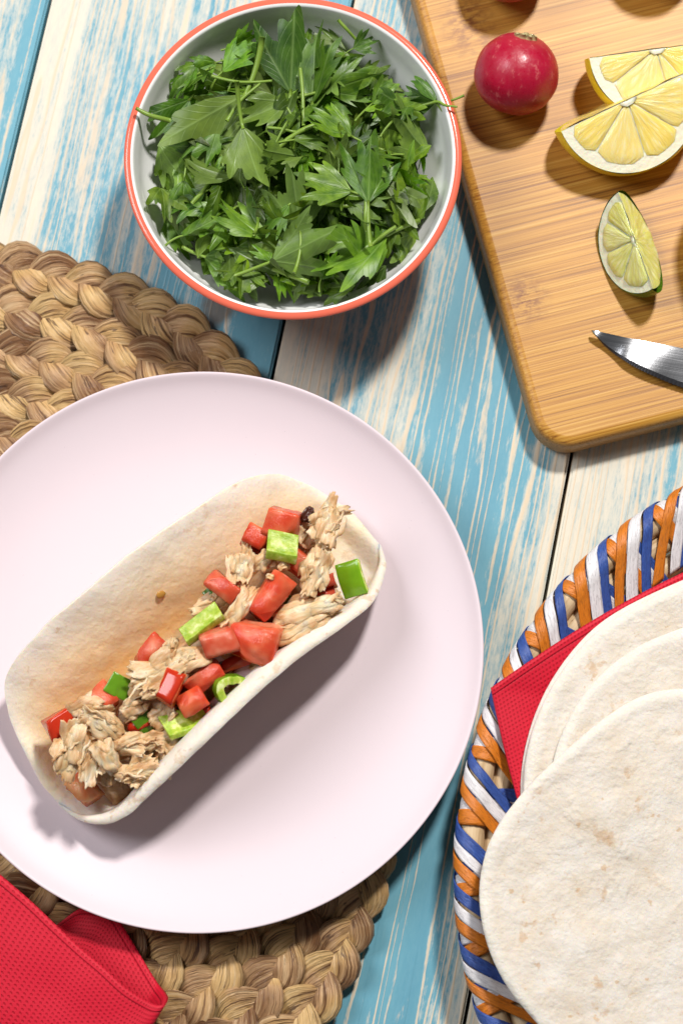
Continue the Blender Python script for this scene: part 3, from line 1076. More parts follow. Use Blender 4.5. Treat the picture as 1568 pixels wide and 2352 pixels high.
# x, y, length, width, height(cm), angle, dz(mm), tint, label
chickens = [
    (1283, 250, 225, 105, 1.4, 82, 4, 1.0, 'tall frayed chicken shred against the upper right end of the taco', 'big'),
    (1195, 280, 95, 80, 1.1, 70, 0, 1.0, 'small chicken cube beside the charred bit in the taco', ''),
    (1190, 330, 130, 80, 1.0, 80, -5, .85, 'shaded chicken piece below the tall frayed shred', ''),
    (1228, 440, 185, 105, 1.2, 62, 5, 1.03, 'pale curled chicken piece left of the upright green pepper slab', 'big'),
    (945, 415, 165, 100, 1.3, 70, 2, 1.0, 'rough chicken lump left of the top pepper cube', ''),
    (1040, 385, 120, 90, 0.9, 50, 4, 1.02, 'flat pale chicken flake tucked under the top pepper cube', ''),
    (942, 575, 200, 58, 0.8, 50, 5, 1.0, 'narrow chicken strip slanting up beside the big middle tomato', 'big'),
    (900, 640, 120, 60, 0.8, 20, 3, 1.02, 'short chicken scrap at the lower end of the narrow strip', ''),
    (820, 565, 150, 80, 1.0, 28, -1, .98, 'chicken piece resting on the back wall behind the pepper stick', ''),
    (1205, 590, 270, 75, 0.9, 22, 3, 1.05, 'long fibrous chicken strip nearest the right front edge of the taco', 'big'),
    (1180, 655, 250, 70, 0.9, 27, 2, 1.02, 'second fibrous chicken strip just below the long right one', 'big'),
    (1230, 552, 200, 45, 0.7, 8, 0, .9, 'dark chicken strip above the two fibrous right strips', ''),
    (1080, 765, 150, 60, 0.9, 35, -3, .9, 'crumbly chicken bits below the biggest tomato piece', ''),
    (1010, 800, 70, 60, 0.8, 10, -4, .92, 'small chicken crumb at the front edge below the biggest tomato', ''),
    (655, 825, 290, 125, 1.4, 32, 6, 1.0, 'large smooth chicken chunk lying diagonally in the middle of the taco', 'big'),
    (665, 718, 85, 75, 0.9, 60, 2, 1.0, 'small chicken chunk above the large diagonal one', ''),
    (520, 965, 130, 60, 0.9, 40, -1, .92, 'shaded chicken strip between two green pepper pieces', ''),
    (645, 990, 140, 85, 1.0, 35, 0, .92, 'grey brown chicken piece under the tomato cube pair', ''),
    (670, 1100, 130, 90, 1.0, 40, -2, .93, 'chicken piece against the front wall below the pepper sliver', ''),
    (730, 1050, 170, 55, 0.7, 30, -4, .9, 'chicken strip under the pale green pepper sliver at the front wall', ''),
    (405, 1020, 190, 125, 1.3, -28, 6, 1.03, 'smooth golden chicken wedge near the left end of the filling', 'big'),
    (340, 950, 150, 42, 0.7, 35, 2, .95, 'thin chicken strand lying on the back wall near the left tomato', ''),
    (285, 1125, 215, 115, 1.3, 76, 3, 1.02, 'leftmost ragged chicken chunk with loose fibres', 'big'),
    (355, 1165, 180, 80, 1.1, 70, 2, .88, 'brownish chicken piece beside the leftmost ragged chunk', 'big'),
    (420, 1150, 150, 75, 1.0, -62, 4, 1.0, 'upright chicken strip in the lower left cluster', ''),
    (410, 1225, 120, 80, 0.9, -70, -4, .92, 'lowest dark chicken piece at the left end of the taco', ''),
    (548, 1095, 175, 95, 1.0, 12, 3, 1.05, 'pale layered chicken flake in the lower left cluster', 'big'),
    (556, 1215, 185, 105, 1.1, 24, 1, 1.05, 'golden chicken flake touching the lower front wall', 'big'),
    (500, 1150, 90, 70, 0.9, 0, -4, .9, 'chicken crumb between the pale flake and the golden flake', ''),
    (1058, 448, 34, 26, 0.35, 0, 10, 1.1, 'tiny white chicken crumb on the middle tomato', ''),
    (1112, 408, 48, 34, 0.4, 20, 8, 1.1, 'small chicken crumb below the top pepper cube', ''),
]
for i, (x, y, l, wd, h, ang, dz, tint, lab, big) in enumerate(chickens):
    o = chunk('chicken_shred' if l > 140 else 'chicken_piece', l * SC, wd * SC, h * 0.01, i + 1, sub=5 if big else 4, rag=0.75 if 'smooth' not in lab else 0.9, strips=False if 'crumb' in lab else ('strips' if 'strip' in lab or 'strand' in lab else 'flakes'))
    px, py = z5(x, y)
    place(o, px, py, FZ + dz * 0.001, ang, (random.Random(i).uniform(-12, 12), random.Random(i + 50).uniform(-10, 10)))
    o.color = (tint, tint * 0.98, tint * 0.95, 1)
    tag(o, lab, 'chicken', 'chicken pieces in the taco')
    if big:
        rg = random.Random(i * 7)
        for k in range(2):
            shred(o, l * SC * rg.uniform(.35, .75), 0.0005 + 0.0003 * rg.random(), i * 13 + k,
                  (rg.uniform(-.3, .3) * l * SC, rg.uniform(-.5, .5) * wd * SC, h * 0.01 * rg.uniform(.30, .48)))
o = chunk('charred_bit', 62 * SC, 45 * SC, 0.006, 77, M_CHAR, strips=False)
place(o, *z5(1207, 205), FZ + 0.006, 60)
tag(o, 'dark charred scrap beside the tall frayed shred at the top of the taco', 'chicken')


def tomato(l, wd, h, seed, skin):
    """diced tomato: skin = index of the face that keeps its skin (0 -x, 1 +x, 2 -y, 3 +y, 4 -z, 5 +z, 6 none)"""
    rg = random.Random(seed)
    bm = bmesh.new()
    bmesh.ops.create_cube(bm, size=1)
    for vv in bm.verts:
        vv.co = Vector((vv.co.x * l * rg.uniform(.78, 1.15), vv.co.y * wd * rg.uniform(.75, 1.2), vv.co.z * h * rg.uniform(.75, 1.2)))
    if seed % 4:
        cpt = Vector((rg.choice((-1, 1)) * l * .34, rg.choice((-1, 1)) * wd * .34, h * .30))
        cno = Vector((cpt.x / l, cpt.y / wd, rg.uniform(.1, .5))).normalized()
        cut = bmesh.ops.bisect_plane(bm, geom=list(bm.verts) + list(bm.edges) + list(bm.faces), plane_co=cpt, plane_no=cno, clear_outer=True)
        bmesh.ops.holes_fill(bm, edges=[e for e in bm.edges if e.is_boundary], sides=8)
    axes = [Vector((-1, 0, 0)), Vector((1, 0, 0)), Vector((0, -1, 0)), Vector((0, 1, 0)), Vector((0, 0, -1)), Vector((0, 0, 1))]
    for fc in bm.faces:
        fc.normal_update()
        best = max(range(6), key=lambda k: fc.normal.dot(axes[k]))
        fc.material_index = 1 if best in skin else 0
    bmesh.ops.bevel(bm, geom=list(bm.edges), offset=min(l, wd, h) * 0.035, segments=2, affect='EDGES')
    bmesh.ops.subdivide_edges(bm, edges=[e for e in bm.edges if e.calc_length() > min(l, wd, h) * 0.35], cuts=5, use_grid_fill=True)
    s = Vector((seed * 1.7, seed, 0))
    bm.normal_update()
    for vv in bm.verts:
        vv.co += vv.normal * (0.0009 * nz(vv.co * 140 + s) + 0.0003 * nz(vv.co * 480 + s))
        # slightly domed on top
        vv.co.z -= 0.10 * h * ((vv.co.x / l) ** 2 + (vv.co.y / wd) ** 2) * 1.6
    me = bpy.data.meshes.new('tomato_piece')
    bm.to_mesh(me)
    bm.free()
    me.materials.append(M_TOMF)
    me.materials.append(M_TOMS)
    me.polygons.foreach_set('use_smooth', [True] * len(me.polygons))
    return link('tomato_piece', me)


tomatoes = [
    (1105, 242, 140, 100, 1.2, -14, 6, (2, 0), (18, 0), (1.15, 1.1, 1.1), 'tomato dice with a red skin edge at the top of the taco'),
    (1005, 300, 80, 90, 1.1, 60, 2, (0, 3), (0, 0), (1.05, .9, .8), 'small tomato dice at the upper left of the green pepper cube'),
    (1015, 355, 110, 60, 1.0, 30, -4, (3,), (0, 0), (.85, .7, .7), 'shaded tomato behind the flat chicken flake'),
    (872, 490, 135, 75, 1.1, -38, 3, (2, 0), (10, 0), (1.0, .95, .95), 'tomato wedge leaning on the back wall above the pepper stick'),
    (1058, 525, 210, 95, 1.3, 55, 4, (0, 2), (14, 8), (1.05, 1., .95), 'long tomato wedge standing in the middle of the taco'),
    (1175, 395, 100, 85, 1.1, -40, 1, (), (8, 0), (1.0, .95, .95), 'tomato piece between the top pepper cube and the pale curled chicken'),
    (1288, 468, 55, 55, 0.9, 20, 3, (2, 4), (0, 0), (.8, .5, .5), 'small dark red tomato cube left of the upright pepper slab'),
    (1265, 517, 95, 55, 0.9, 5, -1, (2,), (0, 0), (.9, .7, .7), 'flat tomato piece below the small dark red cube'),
    (1005, 700, 195, 135, 1.5, -12, 6, (2,), (16, 0), (1.12, 1.1, 1.1), 'biggest tomato piece in the taco, pale flesh upward'),
    (858, 708, 135, 95, 1.2, 15, 8, (2, 0), (22, 0), (.98, .75, .8), 'triangular tomato dice left of the biggest tomato piece'),
    (925, 790, 150, 50, 0.8, 22, -2, (2,), (0, 0), (.85, .6, .6), 'thin tomato slice below the biggest tomato piece'),
    (592, 742, 130, 80, 1.1, 52, -1, (3,), (0, 0), (.92, .7, .7), 'tomato piece on the back wall above the large chicken chunk'),
    (802, 838, 150, 75, 1.2, 38, 3, (2, 0), (10, 0), (.98, .85, .85), 'tomato dice above the curled green pepper ring'),
    (668, 885, 125, 85, 1.3, 62, 8, (1, 3, 5), (0, 0), (1.15, 1.3, .9), 'bright orange red tomato cube skin side up'),
    (752, 937, 110, 85, 1.2, 26, 5, (2, 1), (8, 0), (1.05, .95, .8), 'tomato cube just right of the bright orange red one'),
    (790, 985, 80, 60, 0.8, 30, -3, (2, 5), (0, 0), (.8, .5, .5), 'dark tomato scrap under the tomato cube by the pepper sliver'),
    (402, 930, 105, 100, 1.2, 40, 0, (0, 3), (0, 0), (1.05, 1., 1.), 'glossy tomato piece behind the golden chicken wedge'),
    (268, 1012, 165, 90, 1.1, 32, -2, (0, 2, 3, 5), (10, 0), (1.0, .8, .8), 'deep red tomato wedge at the left end against the back wall'),
    (325, 1278, 120, 95, 0.9, -48, -17, (4,), (0, 0), (1.2, 2.6, 2.4), 'pale orange tomato piece at the bottom left tip of the filling'),
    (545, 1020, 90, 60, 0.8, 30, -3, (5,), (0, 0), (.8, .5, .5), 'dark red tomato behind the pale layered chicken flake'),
]
for i, (x, y, l, wd, h, ang, dz, skin, tilt, tint, lab) in enumerate(tomatoes):
    o = tomato(l * SC, wd * SC, h * 0.01, i + 3, skin)
    place(o, *z5(x, y), FZ + dz * 0.001, ang, tilt)
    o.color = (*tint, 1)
    tag(o, lab, 'tomato', 'tomato pieces in the taco')


def pepper(r, arc, wd, th, seed, wav=0.0):
    """curved slab of pepper wall: skin on the outside of the arc; arc runs in local YZ, width along local X"""
    NA, NW = 22, 8
    verts, faces, mi = [], [], []
    for lay in range(2):
        rr = r if lay == 0 else r - th
        for i in range(NA):
            a = -arc / 2 + arc * i / (NA - 1)
            for j in range(NW):
                xx = -wd / 2 + wd * j / (NW - 1)
                rad = rr + wav * math.sin(a * 3 + seed) + 0.0004 * nz(Vector((a * 4, xx * 300, seed + lay * 9)))
                skew = 0.12 * wd * math.sin(a * 1.3 + seed)
                verts.append(Vector((xx + skew, rad * math.sin(a), rad * math.cos(a) - r + th / 2)))
    A = NA * NW
    f0 = grid_faces(NA, NW)
    faces += [tuple(reversed(q)) for q in f0]
    mi += [0] * len(f0)
    faces += [tuple(k + A for k in q) for q in f0]
    mi += [1] * len(f0)
    for i in range(NA - 1):
        for j in (0, NW - 1):
            q = (i * NW + j, (i + 1) * NW + j, (i + 1) * NW + j + A, i * NW + j + A)
            faces.append(q if j == 0 else tuple(reversed(q)))
            mi.append(1)
    for j in range(NW - 1):
        for i in (0, NA - 1):
            q = (i * NW + j, i * NW + j + A, i * NW + j + 1 + A, i * NW + j + 1)
            faces.append(q if i == 0 else tuple(reversed(q)))
            mi.append(1)
    o = mk('pepper_piece', verts, faces, [M_PEPS, M_PEPF], None, True, None, mi)
    bm = bmesh.new()
    bm.from_mesh(o.data)
    bmesh.ops.recalc_face_normals(bm, faces=bm.faces)
    bm.to_mesh(o.data)
    bm.free()
    md = o.modifiers.new('round', 'BEVEL')
    md.width = th * 0.14
    md.segments = 2
    md.limit_method = 'ANGLE'
    md.angle_limit = R(50)
    return o


# x, y, radius cm, arc deg, width cm, thickness cm, angle of the width axis, tilt (x, y), dz mm, tint, label
peppers = [
    (1107, 328, 1.9, 42, 1.35, 0.50, -12, (158, 0), 10, (1, 1, 1), 'green pepper cube with pale flesh on top of the upper tomatoes'),
    (1368, 460, 2.2, 42, 1.10, 0.30, 14, (12, -20), -6, (1.25, 1.25, 1), 'upright smooth green pepper slab at the right end of the taco'),
    (782, 638, 2.4, 22, 1.95, 0.42, 38, (160, 0), 8, (1, 1, 1), 'pale green pepper stick with seeds near the back wall'),
    (488, 880, 1.0, 95, 0.95, 0.30, 60, (35, 0), 3, (.8, .85, 1), 'dark green folded pepper piece left of the large chicken chunk'),
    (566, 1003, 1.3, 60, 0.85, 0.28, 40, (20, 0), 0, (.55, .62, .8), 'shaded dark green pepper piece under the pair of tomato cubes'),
    (720, 1016, 1.7, 42, 1.85, 0.32, 20, (160, 6), 2, (1.1, 1.1, 1), 'long bright pepper sliver along the front wall'),
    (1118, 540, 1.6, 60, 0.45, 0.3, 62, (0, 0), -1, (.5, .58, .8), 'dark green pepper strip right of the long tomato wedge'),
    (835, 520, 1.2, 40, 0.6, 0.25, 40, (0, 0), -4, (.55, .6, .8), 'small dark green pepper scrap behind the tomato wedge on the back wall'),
]
for i, (x, y, r, arc, wd, th, ang, tilt, dz, tint, lab) in enumerate(peppers):
    o = pepper(r * .01, R(arc), wd * .01, th * .01, i * 1.3, 0.0006)
    place(o, *z5(x, y), FZ + dz * 0.001, ang, tilt)
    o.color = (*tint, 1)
    tag(o, lab, 'pepper', 'green pepper pieces in the taco')
# the curled ring piece: an open hook, standing so that its ring shows
o = pepper(0.0075, R(240), 0.0085, 0.0036, 2.2, 0.0007)
px, py = z5(868, 862)
o.location = P(px, py, FZ + 0.007)
o.rotation_euler = (Matrix.Rotation(R(-40), 3, 'Z') @ Matrix.Rotation(R(-68), 3, 'Y')).to_euler()
tag(o, 'curled bright green pepper ring hooked over the tomato near the front wall', 'pepper', 'green pepper pieces in the taco')


def onion(l, wd, seed):
    rg = random.Random(seed)
    v, mi = [], []
    n, m = 12, 6
    for lay in (0, 1):
        for i in range(n):
            for j in range(m):
                a, b = i / (n - 1) - .5, j / (m - 1) - .5
                v.append(Vector((a * l, b * wd * (1 - .8 * a * a), 0.0016 * (1 - lay) - 0.0011 + .12 * l * (0.25 - a * a) * 2)))
    f = grid_faces(n, m) + [tuple(reversed(q)) for q in grid_faces(n, m, off=n * m)]
    for i in range(n - 1):
        f += [(i * m, i * m + n * m, (i + 1) * m + n * m, (i + 1) * m), (i * m + m - 1, (i + 1) * m + m - 1, (i + 1) * m + m - 1 + n * m, i * m + m - 1 + n * m)]
    o = mk('onion_slice', v, f, [M_ONION, M_ONIONS])
    bm = bmesh.new()
    bm.from_mesh(o.data)
    bmesh.ops.recalc_face_normals(bm, faces=bm.faces)
    for fc in bm.faces:
        if fc.calc_center_median().y < -wd * 0.36:
            fc.material_index = 1
    bm.to_mesh(o.data)
    bm.free()
    return o


for (x, y, l, wd, ang, dz, lab) in [
    (862, 948, 130, 70, 48, -3, 'pale onion slice with a purple rim at the front wall'),
    (960, 830, 120, 80, 60, -4, 'onion piece at the front wall right of the pepper ring'),
    (850, 768, 110, 50, 15, 0, 'onion slice under the triangular tomato dice'),
]:
    o = onion(l * SC, wd * SC, x)
    place(o, *z5(x, y), FZ + dz * .001, ang, (10, 0))
    tag(o, lab, 'onion', 'onion pieces in the taco')
# seed stuck to the back wall
bm = bmesh.new()
bmesh.ops.create_uvsphere(bm, u_segments=20, v_segments=12, radius=1)
for vv in bm.verts:
    vv.co = Vector((vv.co.x * 0.0023, vv.co.y * 0.0017 * (1 - 0.25 * vv.co.x), vv.co.z * 0.0008))
me = bpy.data.meshes.new('pepper_seed')
bm.to_mesh(me)
bm.free()
me.materials.append(M_SEED)
me.polygons.foreach_set('use_smooth', [True] * len(me.polygons))
o = link('pepper_seed', me)


def on_taco(px, py):
    """point of the tortilla's inner face seen at (px, py)"""
    d = Vector((px, py)) - OT
    u = d.dot(E1)
    best = None
    for k in range(200):
        v_ = 0.4 + 0.6 * k / 199
        q = bspline(taco_section(u), v_)
        x, y = taco_px(u, q.x)
        e = abs(q.x - d.dot(E2))
        if best is None or e < best[0]:
            best = (e, v_)
    return u, best[1]


u_, v_ = on_taco(371, 1366)
o.location = taco_point(u_, v_, 0.0022)
o.rotation_euler = (R(30), R(28), R(20))
tag(o, 'brown flat seed stuck to the bare back wall of the taco', 'seed')

# ================================================================== BOWL
BZ = 0.060
KZ = BZ / 0.070       # heights below were drawn for a 7 cm bowl
bc = P(672.5, 358, BZ)
BR = (P(672.5 + 388, 358, BZ) - bc).length
outer = [(0.0, 0.0), (0.030, 0.0), (0.034, 0.001), (0.034, 0.005), (0.0400, 0.008), (0.0525, 0.020), (0.0615, 0.036), (BR - 0.0058, 0.052),
         (BR - 0.0036, 0.062), (BR - 0.0022, 0.0650)]
lip_o = [(BR - 0.0006, 0.0672), (BR, 0.0688), (BR - 0.0004, 0.0698), (BR - 0.0016, 0.0704)]
lip_i = [(BR - 0.0030, 0.0704), (BR - 0.0040, 0.0697)]
inner = [(BR - 0.0046, 0.0682), (BR - 0.0058, 0.063), (BR - 0.0082, 0.0525), (0.0588, 0.038), (0.0500, 0.023), (0.040, 0.013), (0.026, 0.009), (0.0, 0.008)]
outer, lip_o, lip_i, inner = [[(a_, b_ * KZ) for a_, b_ in pr_] for pr_ in (outer, lip_o, lip_i, inner)]
bowl = tag(empty('bowl', (bc.x, bc.y, 0)), 'white bowl with a coral rim heaped with chopped parsley', 'bowl')


def resample(pr, k=6):
    pts = [Vector((a, b, 0)) for a, b in pr]
    n = (len(pts) - 1) * k
    return [(q.x, q.y) for q in (catmull(pts, i / n) for i in range(n + 1))]


v, f = lathe(resample(outer, 4), 160)
mk('outer_wall', v, f, [M_MAUVE], bowl)
rim_p = [outer[-1]] + lip_o + lip_i[:1]
v, f = lathe(resample(rim_p, 4), 160)
rim = mk('rim', v, f, [M_CORAL], bowl)
v, f = lathe(resample(lip_i + inner, 4), 160)
mk('inner_wall', v, f, [M_BOWL], bowl)

# ================================================================== PARSLEY
def leaf_mesh(seed):
    rg = random.Random(seed)
    A0 = rg.uniform(0.72, 0.98)
    lob = [(0.0, 1.0, rg.uniform(.30, .38)), (A0 * .56, rg.uniform(.80, .96), rg.uniform(.30, .38)), (-A0 * .56, rg.uniform(.80, .96), rg.uniform(.30, .38)),
           (A0 * .93, rg.uniform(.42, .6), .20), (-A0 * .93, rg.uniform(.42, .6), .20)]
    lob = [(c + rg.uniform(-.05, .05), l_ * rg.uniform(.88, 1.06), w_) for c, l_, w_ in lob]
    base = rg.uniform(.34, .52)
    teeth = rg.uniform(.15, .26)
    tf = rg.uniform(21, 28)
    curl, fold, rip, tw = rg.uniform(-.25, .7), rg.uniform(-.4, .6), rg.uniform(.05, .13), rg.uniform(-.9, .9)
    NA, NR = 73, 9
    v, uv = [], []
    for i in range(NA):
        s = i / (NA - 1)
        al = A0 * 1.08 * (2 * s - 1)
        Lr = 0.0
        for (c, ln, wd) in lob:
            q = abs((al - c) / wd)
            Lr = max(Lr, ln * (base + (1 - base) * max(0, 1 - q ** 2.1)) if q < 1.25 else 0)
        if Lr == 0:
            Lr = base * 0.8
        saw = abs(((al * tf / (2 * math.pi) + .25) % 1) * 2 - 1)
        Lr *= 1 - teeth + teeth * 1.5 * (1 - saw)
        endf = min(1, (1 - abs(2 * s - 1)) * 9)
        Lr *= 0.25 + 0.75 * endf
        for j in range(NR):
            r = Lr * (j / (NR - 1)) ** 0.9
            x, y = r * math.sin(al), r * math.cos(al)
            z = -curl * y * y * .8 + fold * abs(x) * .8 + rip * math.sin(x * 11 + seed) * r + tw * x * y * .6
            z += -0.5 * max(0, r - .7) ** 1.3 * (1 if seed % 3 else -.6)
            v.append(Vector((x, y, z)))
            uv.append((0.5 + 0.5 * al / A0, r))
    return mesh_data('leaf_blade', v, grid_faces(NA, NR), [M_LEAF], True, uv)


LEAVES = [leaf_mesh(s) for s in range(14)]


def stalk_mesh(seed):
    rg = random.Random(seed + 500)
    ln = rg.uniform(.35, .8)
    bx, bz = rg.uniform(-.2, .2), rg.uniform(-.05, .3)
    pts = [Vector((bx * t * t, .04 - ln * t, -bz * t * t)) for t in [i / 7 for i in range(8)]]
    v, f, uv = tube(pts, [lerp(.022, .032, i / 7) for i in range(8)], 7)
    return mesh_data('stalk', v, f, [M_STEM])


STALKS = [stalk_mesh(s) for s in range(7)]
rl = random.Random(21)


def leaf(base, tip, roll, k, tone, stalk=True):
    y = (tip - base)
    ln = y.length
    y.normalize()
    x = y.cross(Vector((0, 0, 1)))
    if x.length < 1e-3:
        x = Vector((1, 0, 0))
    x.normalize()
    zv = x.cross(y)
    Mr = Matrix((x, y, zv)).transposed() @ Matrix.Rotation(roll, 3, 'Y')
    o = link('parsley_leaf', LEAVES[k % len(LEAVES)])
    o.matrix_world = Matrix.Translation(base) @ Mr.to_4x4() @ Matrix.Scale(ln, 4)
    o.color = (*tone, 1)
    if stalk:
        s = link('stalk', STALKS[k % len(STALKS)], o)
    return o


bcen = Vector((bc.x, bc.y, 0))
HR = 0.0685


def bowl_in(z):
    return interp([(0.009, .026), (.013, .040), (.023, .050), (.038, .0588), (.0525, BR - .0082), (.063, BR - .0058), (.07, BR - .004), (.09, BR - .002)], z / KZ)



for i in range(285):
    lay = i / 285
    rad = HR * math.sqrt(rl.random()) * (0.84 + 0.2 * lay)
    zl = 0.6 + 0.4 * lay
    rad = min(rad, bowl_in(0.056 * zl * KZ) - 0.0045)
    a = rl.uniform(0, 2 * math.pi)
    q = bcen + Vector((rad * math.cos(a), rad * math.sin(a) * .98 - 0.0035, 0))
    dome = 0.056 + 0.019 * max(0, 1 - (rad / 0.068) ** 2)
    q.z = dome * KZ * (0.60 + 0.40 * lay) + rl.uniform(-.004, .003)
    yaw = rl.uniform(0, 2 * math.pi)
    el = rl.gauss(0.03, 0.32)
    ln = rl.uniform(.015, .028)
    dr = Vector((math.cos(yaw) * math.cos(el), math.sin(yaw) * math.cos(el), math.sin(el)))
    tipp = q + dr * ln
    off = tipp - bcen
    hr = math.hypot(off.x, off.y)
    if hr > bowl_in(tipp.z) - 0.0025:
        dr = Vector((-dr.x, -dr.y, dr.z))
        tipp = q + dr * ln
    tail = q - dr * ln * 0.8 - bcen
    has_stalk = math.hypot(tail.x, tail.y) < bowl_in(tail.z - 0.006) - 0.005 and rl.random() < .7
    pick = rl.random()
    g = rl.uniform(.35, .6) if pick < .28 else (rl.uniform(1.25, 1.7) if pick > .76 else rl.uniform(.65, 1.1))
    tone = (g * rl.uniform(.85, 1.2), g, g * rl.uniform(.5, 1.3))
    roll = rl.gauss(0, 0.5) + (math.pi if rl.random() < .22 else 0)
    o = leaf(q, tipp, roll, rl.randrange(14), tone, has_stalk)
    tag(o, 'small parsley leaf in the chopped heap in the white bowl', 'parsley leaf', 'parsley leaves heaped in the bowl')


def z1(x, y):
    return 258.4 + x * .531, y * .531


# base, tip (close-up readings), heights, roll, mesh, tone, label
heroes = [
    (770, 400, 778, 42, .066, .072, .15, 2, (.50, .62, .9), 'dark upright parsley leaf at the very top of the heap'),
    (862, 450, 880, 110, .067, .072, -.5, 5, (.72, .82, .7), 'upright parsley leaf just right of the dark top one'),
    (1035, 590, 850, 480, .071, .073, .2, 7, (1.35, 1.35, .9), 'bright parsley leaf right of centre with its lobes to the left'),
    (925, 395, 1165, 310, .068, .072, .3, 9, (1.05, 1.1, 1.1), 'mid green parsley leaf pointing right in the upper right of the heap'),
    (1120, 450, 1250, 340, .062, .064, .2, 1, (1.2, 1.2, 1.6), 'pale parsley leaf below the upper right one'),
    (562, 545, 640, 865, .075, .073, 3.0, 4, (1.2, 1.1, .9), 'pale olive parsley leaf hanging down left of centre with a browned tip'),
    (1105, 880, 1115, 575, .074, .075, .0, 8, (.78, .95, .8), 'broad dark parsley fan with radiating veins right of centre'),
    (1035, 830, 800, 770, .074, .076, .1, 11, (1.45, 1.35, 1.6), 'light parsley leaf just left of the broad dark fan'),
    (812, 1000, 775, 730, .072, .076, 3.1, 0, (.9, 1.0, 1.4), 'grey green upturned parsley leaf in the lower middle'),
    (690, 1130, 965, 1015, .068, .073, 3.2, 6, (.95, 1.05, 1.4), 'grey green parsley leaf spreading right from the lower middle'),
    (1190, 1015, 865, 1225, .062, .062, .2, 3, (1.3, 1.3, 1.4), 'largest light parsley leaf at the lower right of the heap'),
    (395, 1110, 650, 1185, .058, .060, .2, 10, (.85, .95, .8), 'broad parsley leaf at the lower left of the heap'),
    (335, 430, 178, 605, .060, .058, -.3, 12, (.55, .7, .6), 'dark parsley leaf at the left edge of the heap pointing down'),
    (350, 330, 222, 405, .062, .060, .6, 13, (.9, 1.1, .5), 'bright folded parsley leaf at the upper left edge of the heap'),
    (575, 410, 355, 810, .070, .064, 2.8, 2, (1.3, 1.15, 1.3), 'long pale underside of a parsley leaf left of centre'),
    (470, 520, 300, 715, .064, .060, .2, 8, (.9, 1.0, 1.1), 'soft green parsley leaf beside the long pale one on the left'),
    (1200, 720, 1335, 915, .060, .056, .8, 5, (1.1, 1.3, .4), 'bright ragged parsley leaf at the right edge of the heap'),
    (1395, 440, 1298, 305, .066, .068, .4, 1, (.6, .8, .6), 'dark parsley leaf on a thin stalk reaching the right rim'),
    (1395, 445, 1220, 440, .063, .058, -.5, 7, (.5, .65, .7), 'dark broad parsley leaf below the stalk reaching the right rim'),
    (690, 1130, 610, 1030, .064, .068, .3, 9, (1.2, 1.35, .6), 'small bright parsley leaf left of the grey green spreading one'),
    (300, 1020, 490, 985, .060, .062, -1.0, 4, (.7, .9, .7), 'narrow rolled parsley leaf at the lower left'),
    (520, 200, 640, 135, .060, .066, .4, 3, (1.0, 1.2, .5), 'bright parsley leaf at the upper left of the heap'),
    (450, 270, 330, 310, .062, .062, -.3, 6, (1.0, 1.15, .7), 'parsley leaf pointing left along the upper left of the heap'),
    (1040, 210, 1145, 165, .062, .064, .2, 0, (.62, .72, 1.0), 'matte dark parsley leaf near the top right of the heap'),
    (400, 830, 230, 925, .060, .056, .2, 11, (.62, .8, .9), 'dark green parsley leaf at the left below the pale ones'),
    (900, 1210, 960, 1090, .060, .066, .2, 12, (1.1, 1.3, .5), 'small parsley sprig above the largest light leaf'),
    (700, 1150, 810, 1290, .058, .055, -.2, 13, (1.2, 1.35, .5), 'bright parsley leaf at the bottom of the heap'),
    (560, 440, 375, 470, .068, .066, .3, 10, (.6, .78, .9), 'dark parsley leaf behind the crossing stalks on the upper left'),
    (800, 640, 870, 620, .070, .072, .1, 4, (.8, .9, .8), 'short parsley leaf at the centre of the heap'),
    (430, 940, 365, 870, .060, .066, .5, 3, (1.25, 1.4, .5), 'small bright parsley leaf at the lower left above the broad one'),
]
for (x0, y0, x1, y1, za, zb, roll, k, tone, lab) in heroes:
    o = leaf(P(*z1(x0, y0), za * KZ + .0008), P(*z1(x1, y1), zb * KZ + .0008), roll, k, tone, True)
    tag(o, lab, 'parsley leaf', 'parsley leaves heaped in the bowl')


def stalk_piece(pts, r0, r1, lab):
    q = [P(*z1(x, y), z * KZ + .0006) for (x, y, z) in pts]
    n = 14
    path = [catmull(q, i / (n - 1)) for i in range(n)]
    path = [q_ + Vector((0, 0, 1)) * 0.0006 * nz(q_ * 200) for q_ in path]
    v, f, uv = tube(path, [0.78 * lerp(r0, r1, i / (n - 1)) * (1 + .15 * nz(path[i] * 300)) for i in range(n)], 8)
    o = mk('parsley_stalk', v, f, [M_STEM])
    tag(o, lab, 'parsley stalk', 'loose parsley stalks in the bowl')
    return o


stalk_piece([(102, 468, .0745), (165, 500, .073), (250, 522, .068)], .0011, .0016, 'thick cut stalk poking over the left rim of the bowl')
stalk_piece([(1490, 462, .0735), (1440, 455, .072), (1395, 440, .067), (1300, 470, .062)], .0006, .0011, 'thin stalk lying over the right rim of the bowl')
stalk_piece([(430, 330, .068), (550, 355, .073), (690, 350, .073)], .0010, .0008, 'horizontal stalk in the upper left of the parsley')
stalk_piece([(495, 525, .073), (550, 440, .074), (640, 360, .074)], .0012, .0008, 'stalk slanting up to meet the horizontal one')
stalk_piece([(812, 295, .073), (822, 400, .075), (826, 545, .075)], .0011, .0010, 'upright pale stalk above the centre of the parsley')
stalk_piece([(715, 640, .074), (790, 580, .076), (875, 540, .076)], .0016, .0014, 'thick pale stalk slanting across the centre of the parsley')
stalk_piece([(672, 552, .075), (740, 560, .076), (800, 572, .075)], .0009, .0009, 'short stalk crossing the thick centre one')
stalk_piece([(975, 86, .068), (1010, 125, .066), (1050, 168, .062)], .0011, .0009, 'lone stalk pointing to the top right rim')
stalk_piece([(1098, 860, .073), (1094, 940, .073), (1100, 1000, .070)], .0013, .0012, 'upright stalk below the broad dark parsley fan')
